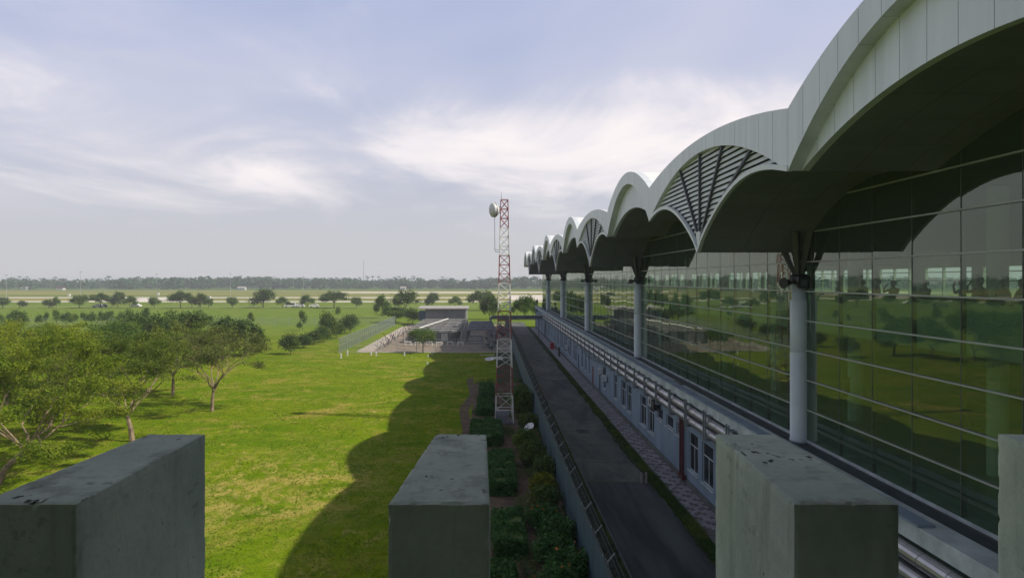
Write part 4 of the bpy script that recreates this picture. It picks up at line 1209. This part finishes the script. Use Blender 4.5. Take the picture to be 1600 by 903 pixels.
o = MB().tube([(-13.6, 146, 2.72), (-9.9, 183, 2.72)], .13, 8).build('header_pipe', M['white']); tag(o, 'pale header pipe running back across the top of the pipe frames', 'pipe')
for i in range(7):
    y = 142 + i * 5.0
    o = inv_u(-4.4, 1.2 - i * .1, y, 2.75 - .02 * i, .16).build('overhead_pipe', M['plantgrey']); tag(o, f'{ordn[i]} grey overhead pipe from the front in the shaded half of the yard', 'pipe', 'grey overhead pipes in the shaded half')  # darker grey than the pale frames, painting in the shade of this half
for i in range(4):
    y = 133.5 + i * .9; z = 1.0 + i * .35
    m = MB().tube([(-3.9 + i * .15, y, z), (-1.3 - i * .1, y, z), (-1.0 - i * .1, y, z - .15), (-1.0 - i * .1, y, .1)], .14, 8)
    tag(m.build('elbow_pipe', M['plantgrey']), f'{ordn[i]} nested grey elbow pipe from the front at the yard edge', 'pipe', 'nested elbow pipes')
rd = random.Random(4)
for i in range(9):
    x, y = rd.uniform(-.5, 3.2), 131 + i * 5.4
    t = thing('pump_set', f'{ordn[i]} grey pump and valve cluster counted back from the front fence behind the tower', 'pump', (x, y, 0), 'pump sets behind the tower')
    MB().lathe([(.35, 0), (.35, .9), (.22, 1.05), (.22, 1.9), (.3, 1.95), (.3, 2.05)], (0, 0, 0), 12).build('tank', M['plantgrey'], t)
    m = MB(); m.tube([(.5, 0, .4), (.5, .4, .4), (.5, .4, 1.5), (-.8, .4, 1.5)], .09, 7); m.build('pipework', M['steel'], t)
    m = MB(); m.tube([(-.6, -.5, .5), (.3, -.5, .5)], .2, 10); m.build('motor', M['plantdark'], t)
    m = MB(); m.lathe([(.16, 0), (.16, .03)], (-.4, .4, 1.8), 12); m.tube([(-.4, .4, 1.5), (-.4, .4, 1.8)], .03, 5); m.build('valve_wheel', M['red'] if i % 3 == 0 else M['steel'], t)
for i in range(6):
    m = MB(); x, y = -15.2 + i * 1.9, 138.6 - (i % 2) * 1.3
    m.tube([(x, y, .15), (x, y, .8), (x + 1.0, y, .8), (x + 1.0, y, .15)], .11, 7); m.lathe([(.17, 0), (.17, .04)], (x, y, .5), 10)
    tag(m.build('bypass_pipe', M['white']), f'{ordn[i]} small pale bypass pipe hoop before the cooling units', 'pipe', 'bypass pipe hoops')
for i in range(12):   # bundles of stored rods and posts by the path
    m = MB(); y = 133 + i * 4.2; x = -18.6 + rd.uniform(-.6, .5)
    for k in range(4): m.tube([(x + rd.uniform(-.3, .3), y + rd.uniform(-.6, .6), .05), (x + rd.uniform(-1.2, .9), y + rd.uniform(-1, 1), rd.uniform(.7, 1.9))], .05, 5)
    tag(m.build('scrap_pipes', M['redpipe'] if i % 2 else M['bracket']), f'{ordn[i]} heap of rusty leaning pipe offcuts counted back along the yard path', 'scrap', 'pipe offcuts along the yard path')
sh = thing('equipment_shed', 'grey concrete shed with flat overhanging pale roof behind the pipe yard', 'shed', (-11.4, 203, 0))
MB().box(-5.3, 5.2, -3, 3, 0, 4.35).build('wall', M['shedwall'], sh)
m = MB(); m.prism([(-3.8, 4.35), (3.8, 4.75), (3.8, 5.0), (-3.8, 4.62)], 'x', -7.2, 5.9)
m.build('roof', M['shedroof'], sh)
for k in range(0): MB().box(-4.9 + k * 2.05, -3.3 + k * 2.05, -3.04, -3.0, 3.3, 3.9).build('vent_grille', M['rib'], sh)
MB().box(5.5, 5.7, -3.4, -3.2, 0, 4.4).build('post', M['whitemetal'], sh)
MB().box(-7.0, -5.4, -2.8, 2, 1.4, 3.8).build('side_awning', M['tarp'], sh)

# pipe bridge across the road
pbg = thing('pipe_bridge', 'pair of grey pipes on a steel gantry crossing over the service road', 'pipe bridge', (11.1, 159, 0))
for dz, dy in ((-7.55, 0), (-7.95, .4)): MB().tube([(.3, dy, H(dz)), (-10.5, dy, H(dz)), (-10.9, dy, H(dz) - .35), (-10.9, dy, .2)], .20, 10).build('pipe', M['bracket'], pbg)
for x in (-.9, -7.0):
    m = MB(); m.box(x - .1, x + .1, .1, .3, 0, H(-8.2)); m.box(x - .1, x + .1, -.4, .8, H(-8.3), H(-8.17)); m.build('post', M['bracket'], pbg)
MB().box(-9.5, 0, -.32, -.22, H(-8.3), H(-8.16)).build('beam', M['bracket'], pbg)

# red box, stubs, AC units, cable
o = MB().box(-.35, .35, -.3, .3, 0, 1.0).add([(-.42, -.36, 1.0), (.42, -.36, 1.0), (.42, .36, 1.0), (-.42, .36, 1.0), (0, 0, 1.18)], [(0, 1, 4), (1, 2, 4), (2, 3, 4), (3, 0, 4), (3, 2, 1, 0)]).build('hydrant_box', M['red']); o.location = (10.75, 132, .1)
tag(o, 'small red hydrant box on the pavement by the terminal wall', 'hydrant')
for i, (x, y, lab) in enumerate(((8.95, 45.3, 'pale concrete stub post at the road edge, outer one of the pair'), (9.23, 45.3, 'pale concrete stub post at the road edge, the one nearer the verge'))):
    o = MB().box(-.055, .055, -.055, .055, 0, .62).add([(-.055, -.055, .62), (.055, -.055, .62), (.055, .055, .62), (-.055, .055, .62), (0, 0, .66)], [(0, 1, 4), (1, 2, 4), (2, 3, 4), (3, 0, 4)]).build('stub_post', M['shedroof']); o.location = (x, y, .01); tag(o, lab, 'post', 'stub posts at the road edge')
for i, (y, z, lab) in enumerate(((53.0, 3.32, 'outdoor air conditioner unit under the pipes by the near windows'), (52.0, 3.25, 'dark air conditioner unit touching the pale one under the pipes'), (75.0, 2.1, 'air conditioner unit on the wall past the paired windows'), (77.4, 2.5, 'small air conditioner unit just before the dark door'), (112, 1.9, 'far air conditioner unit low on the terminal wall'))):
    t = thing('air_conditioner', lab, 'air conditioner', (11.2, y, z), 'air conditioners on the ground floor wall')
    MB().box(-.18, .12, -.42, .42, 0, .58).build('casing', M['black'] if i == 1 else M['whitemetal'], t)
    MB().lathe([(.22, 0), (.22, .02), (.05, .03)], (-.18, -.08, .29), 14, Vector((-1, 0, 0))).build('fan_grille', M['steel'], t)
    MB().box(-.15, .29, -.3, -.26, -.06, 0).build('bracket', M['steel'], t)
cc = MB(); pts = []
for i in range(13):
    u = i / 12; pts.append((11.25 - 1.3 * (1 - abs(2 * u - 1)) * .1, 72 + (98 - 72) * u, 3.9 - 2.2 * math.sin(math.pi * u) * .25))
cc.tube(pts, .03, 5); tag(cc.build('cable', M['black']), 'black cable sagging along the terminal wall below the pipes', 'cable')
tag(MB().box(10.62, 10.95, 118.8, 119.3, .12, 1.5).build('switch_cabinet', M['steel']), 'slim dark switch cabinet on the pavement past the red door', 'cabinet')
tag(MB().box(11.66, 11.96, 47.2, 49.0, LEDGE + .001, LEDGE + .05).build('drain_cover', M['rib']), 'flat dark drain cover lying on the ledge', 'drain cover')

# ------------------------------------------------------------------ people
def person(loc, rz, label, shirt, trousers, arms='down', group=None, hairc='hair', h=1.68):
    """one continuous skinned figure; joints in metres for a 1.7 m person facing -X before rotation"""
    s = h / 1.70
    J = {'pel': (0, 0, .95, .14), 'wai': (0, 0, 1.10, .125), 'che': (.0, 0, 1.30, .155), 'nek': (0, 0, 1.46, .055), 'hd0': (-.01, 0, 1.54, .075), 'hd1': (-.015, 0, 1.62, .095), 'hd2': (0, 0, 1.69, .060)}
    E = [('pel', 'wai'), ('wai', 'che'), ('che', 'nek'), ('nek', 'hd0'), ('hd0', 'hd1'), ('hd1', 'hd2')]
    for sg, n in ((1, 'l'), (-1, 'r')):
        J['hip' + n] = (0, .10 * sg, .88, .10); J['kne' + n] = (-.02, .11 * sg, .48, .062); J['ank' + n] = (.01, .12 * sg, .09, .042); J['toe' + n] = (-.15, .13 * sg, .04, .035)
        J['sho' + n] = (0, .19 * sg, 1.385, .062)
        up = arms == 'up' or (arms == 'one' and sg == 1)
        if up: el, wr, hn = (-.20, .30 * sg, 1.28), (-.24, .20 * sg, 1.50), (-.20, .12 * sg, 1.60)
        elif arms == 'rail': el, wr, hn = (-.10, .27 * sg, 1.12), (-.32, .20 * sg, 1.0), (-.40, .17 * sg, .99)
        else: el, wr, hn = (.02, .25 * sg, 1.10), (-.06, .27 * sg, .86), (-.09, .27 * sg, .78)
        J['elb' + n] = (*el, .045); J['wri' + n] = (*wr, .030); J['han' + n] = (*hn, .034)
        E += [('pel', 'hip' + n), ('hip' + n, 'kne' + n), ('kne' + n, 'ank' + n), ('ank' + n, 'toe' + n), ('che', 'sho' + n), ('sho' + n, 'elb' + n), ('elb' + n, 'wri' + n), ('wri' + n, 'han' + n)]
        wv, hv = Vector(wr), Vector(hn); dr = (hv - wv).normalized(); side = Vector((0, 0, 1)).cross(dr)
        if side.length < .2: side = Vector((1, 0, 0))
        side.normalize()
        for f in range(4):
            b = hv + side * (f - 1.5) * .02; k = 'f%d%s' % (f, n)
            J[k] = (*(b + dr * (.07 + .012 * (1 if f in (1, 2) else 0))), .009); E.append(('han' + n, k))
        J['th' + n] = (*(wv + dr * .05 + side * .055), .011); E.append(('han' + n, 'th' + n))
    ks = list(J); me = bpy.data.meshes.new('body')
    me.from_pydata([(J[k][0] * s, J[k][1] * s, J[k][2] * s) for k in ks], [(ks.index(a), ks.index(b)) for a, b in E], [])
    o = bpy.data.objects.new('tmp', me); COL.objects.link(o)
    md = o.modifiers.new('skin', 'SKIN')
    for i, k in enumerate(ks):
        sv = me.skin_vertices[0].data[i]; r = J[k][3] * s
        sv.radius = (r, r * (1.25 if k in ('che', 'wai', 'pel') else 1)); sv.use_root = (k == 'pel')
    o.modifiers.new('sub', 'SUBSURF').levels = 1
    dg = bpy.context.evaluated_depsgraph_get()
    nm = bpy.data.meshes.new_from_object(o.evaluated_get(dg)); bpy.data.objects.remove(o)
    for mt in (M['skin'], shirt, trousers, M['tyre']): nm.materials.append(mt)
    for p in nm.polygons:
        c = p.center / s; p.use_smooth = True
        lim = math.hypot(c.x, c.y)
        p.material_index = 0
        if c.z < .09: p.material_index = 3
        elif c.z < .98 and abs(c.y) < .21 and lim < .24: p.material_index = 2
        elif c.z < 1.45 and lim < .30 and not (c.z < .98): p.material_index = 1
    t = thing('person', label, 'person', loc, group, (0, 0, rz))
    link('body', nm, t)
    hm = MB(); hm.lathe([(.02, -.10), (.085, -.08), (.108, -.02), (.106, .04), (.075, .09), (.02, .11)], (.022 * s, 0, 1.645 * s), 14); hm.build('hair', M[hairc], t, smooth=True)
    fc = MB()
    for sg in (1, -1):
        fc.lathe([(.006, 0), (.012, .006), (.006, .012)], (-.100 * s, .034 * sg * s, 1.625 * s), 6, Vector((-1, 0, 0))); fc.lathe([(.010, -.02), (.016, 0), (.010, .02)], (0, .098 * sg * s, 1.605 * s), 6)
    fc.lathe([(.012, -.02), (.018, -.015), (.004, .02)], (-.104 * s, 0, 1.60 * s), 6); fc.box(-.100 * s, -.094 * s, -.022, .022, 1.555 * s, 1.562 * s)
    fc.build('face_features', M['skin'], t)
    return t
FL = H(-1.68)
ppl = [(1310, 30.5, 'down', 'clothdark', 'silhouetted person inside the glass, first after the nearest white column'), (1348, 28.4, 'rail', 'clothgrey', 'silhouetted person leaning on the rail, second after the nearest white column'),
       (1372, 27.6, 'down', 'clothdark', 'silhouetted slim person third after the nearest white column'), (1396, 26.6, 'up', 'clothgrey', 'silhouetted person bent to a camera in the middle of the group'),
       (1446, 24.9, 'rail', 'clothdark', 'silhouetted person alone in the middle window bay of the gallery'), (1503, 23.0, 'up', 'clothbrown', 'silhouetted person holding both hands to the face beside the one with a raised arm'),
       (1531, 22.3, 'one', 'clothdark', 'tall silhouetted person with one arm raised holding a phone'), (1567, 21.4, 'down', 'clothgrey', 'silhouetted person past the raised arm, partly behind a mullion'), (1597, 20.6, 'rail', 'clothdark', 'silhouetted person cut off at the picture edge inside the glass')]
for i, (x, Y, arm, cl_, lab) in enumerate(ppl):
    X = px2(x, Y); 
    if X < 14.95: Y = Y * 14.95 / X; X = 14.95
    person((X, Y, FL), R([0, 25, -20, 30, 10, -30, 5, 15, -10][i]), lab, M[cl_], M['clothdark'], arm, 'people at the gallery rail behind the glass', h=1.60 + .1 * (i == 6) + .03 * (i % 3))
person((11.6, 187.5, LEDGE + .072), R(60), 'distant dark-clothed person standing at the far end of the ledge', M['clothdark'], M['clothdark'], 'down', 'people on the ledge', h=1.7)
person((11.6, 167.0, LEDGE + .072), R(60), 'distant worker in a yellow-green vest by the fourth column', M['clothyellow'], M['clothdark'], 'down', 'people on the ledge', h=1.75)
m = MB(); m.box(-.2, .2, -.3, .3, 0, .5); m.tube([(0, 0, .5), (0, 0, 1.0)], .03, 5); m.box(-.12, .12, -.12, .12, .5, .62)
o = m.build('tool_trolley', M['black']); o.location = (11.78, 163.5, LEDGE + .072); tag(o, 'low dark tool trolley on the ledge beside the worker', 'trolley')

# ------------------------------------------------------------------ vehicles, houses and masts far off
def car(x, Y, rz, mt, label, van=False):
    t = thing('parked_car', label, 'car', (px2(x, Y), Y, 0), 'vehicles by the far trees', (0, 0, rz))
    l, w = (4.9, 1.9) if van else (4.3, 1.75); hb = .95; ht = 1.95 if van else 1.48
    prof = [(-l / 2, .35), (-l / 2, .8), (-l / 2 + .1, hb), (-l / 2 + (.3 if van else .9), hb + .05), (-l / 2 + (.6 if van else 1.5), ht), (l / 2 - (.1 if van else .9), ht), (l / 2 - (.02 if van else .25), hb + .05), (l / 2, .8), (l / 2, .35)]
    MB().prism(prof, 'y', -w / 2, w / 2).build('body', M[mt], t)
    a0 = -l / 2 + (.75 if van else 1.65); a1 = l / 2 - (.4 if van else 1.05)
    for sy in (-1, 1): MB().box(a0, a1, sy * w / 2 - .01, sy * w / 2 + .01, hb + .1, ht - .15).build('side_window', M['pane'], t)
    for sx in (-1, 1):
        for sy in (-1, 1): MB().lathe([(.32, -.1), (.33, 0), (.32, .1)], (sx * l * .31, sy * (w / 2 - .05), .33), 12, Vector((0, 1, 0))).build('wheel', M['tyre'], t)
    for sy in (-.6, .6): MB().box(-l / 2 - .01, -l / 2 + .02, sy - .15, sy + .15, .62, .78).build('headlight', M['whitemetal'], t)
for a in ((153, 331, .1, 'carwhite', 'white car under the wide umbrella tree'), (160, 333, .4, 'cardark', 'dark car just beside the white one under the wide umbrella tree'), (213, 336, 2.9, 'carwhite', 'lone white car past the umbrella tree'),
          (453, 334, .2, 'carwhite', 'first white car in the row between the rounded far trees', True), (461, 335, 0, 'carwhite', 'second white car in the row between the rounded far trees'), (468, 334, .1, 'carwhite', 'third white car, last before the taller rounded tree'),
          (491, 334, .2, 'carwhite', 'white car just beyond the taller rounded tree'), (323, 462, 0, 'carwhite', 'white van out on the taxiway strip', True)): car(*a)
def house(x, Y, w, roofm, label):
    t = thing('farm_house', label, 'house', (px2(x, Y), Y, 0), 'tiny far houses at the wood edge')
    MB().box(-w / 2, w / 2, -3, 3, 0, 2.4).build('wall', M['white'], t)
    MB().prism([(-3.6, 2.3), (3.6, 2.3), (0, 3.9)], 'x', -w / 2 - .5, w / 2 + .5).build('roof', M[roofm], t)
    for k in range(3): MB().box(-w / 2 + 1 + k * w / 3.4, -w / 2 + 2 + k * w / 3.4, -3.05, -3, 1, 2.1).build('window', M['pane'], t)
house(40, 900, 6, 'shedroof', 'tiny pale house at the wood edge nearest the frame edge'); house(95, 905, 8, 'redpipe', 'tiny brown-roofed house at the wood edge'); house(378, 900, 9, 'shedroof', 'tiny long white house before the far wood'); house(630, 900, 6, 'shedroof', 'tiny pale house before the wood beyond the pipe yard')
for i, (x, Y, h) in enumerate(((10, 520, 15), (126, 505, 17), (245, 540, 16), (360, 520, 16), (474, 540, 14))):
    t = thing('light_mast', f'{ordn[i]} slender pale light mast from the left out on the airfield', 'mast', (px2(x, Y), Y, 0), 'light masts on the airfield')
    MB().tube([(0, 0, 0), (0, 0, h)], [.16, .08], 6).build('pole', M['mesh'], t)
    MB().box(-.8, .8, -.2, .2, h, h + .3).build('lamp_head', M['mesh'], t)
o = MB().tube([(0, 0, 0), (0, 0, 44)], [.35, .15], 5).build('far_mast', M['steel']); o.location = (px2(568, 1240), 1240, 0)
o = o; tag(o, 'very thin far radio mast above the wood', 'mast')
for i, (x, Y) in enumerate(((247, 600), (108, 560), (680, 600))):
    m = MB(); m.box(-.8, .8, -.8, .8, 0, 1.7); m.box(-.95, .95, -.95, .95, 1.7, 1.9)
    o = m.build('airfield_cabin', M['white']); o.location = (px2(x, Y), Y, 0)
    tag(o, ['small white cabin on the airfield beyond the rounded trees', 'small white cabin on the taxiway edge near the frame edge', 'small white cabin beyond the pipe yard shed'][i], 'cabin', 'white airfield cabins')

# ------------------------------------------------------------------ haze
hz = MB().box(-3960, 3960, -180, 4000, -1, 19.8).build('haze', None, kind='stuff')
hm = bpy.data.materials.new('haze_air'); hm.use_nodes = True
t = hm.node_tree; t.nodes.clear(); out = t.nodes.new('ShaderNodeOutputMaterial'); pv = t.nodes.new('ShaderNodeVolumePrincipled')
pv.inputs['Color'].default_value = (.93, .96, 1.0, 1); pv.inputs['Density'].default_value = .00034; pv.inputs['Anisotropy'].default_value = .1
t.links.new(pv.outputs[0], out.inputs['Volume'])
hz.data.materials.append(hm)
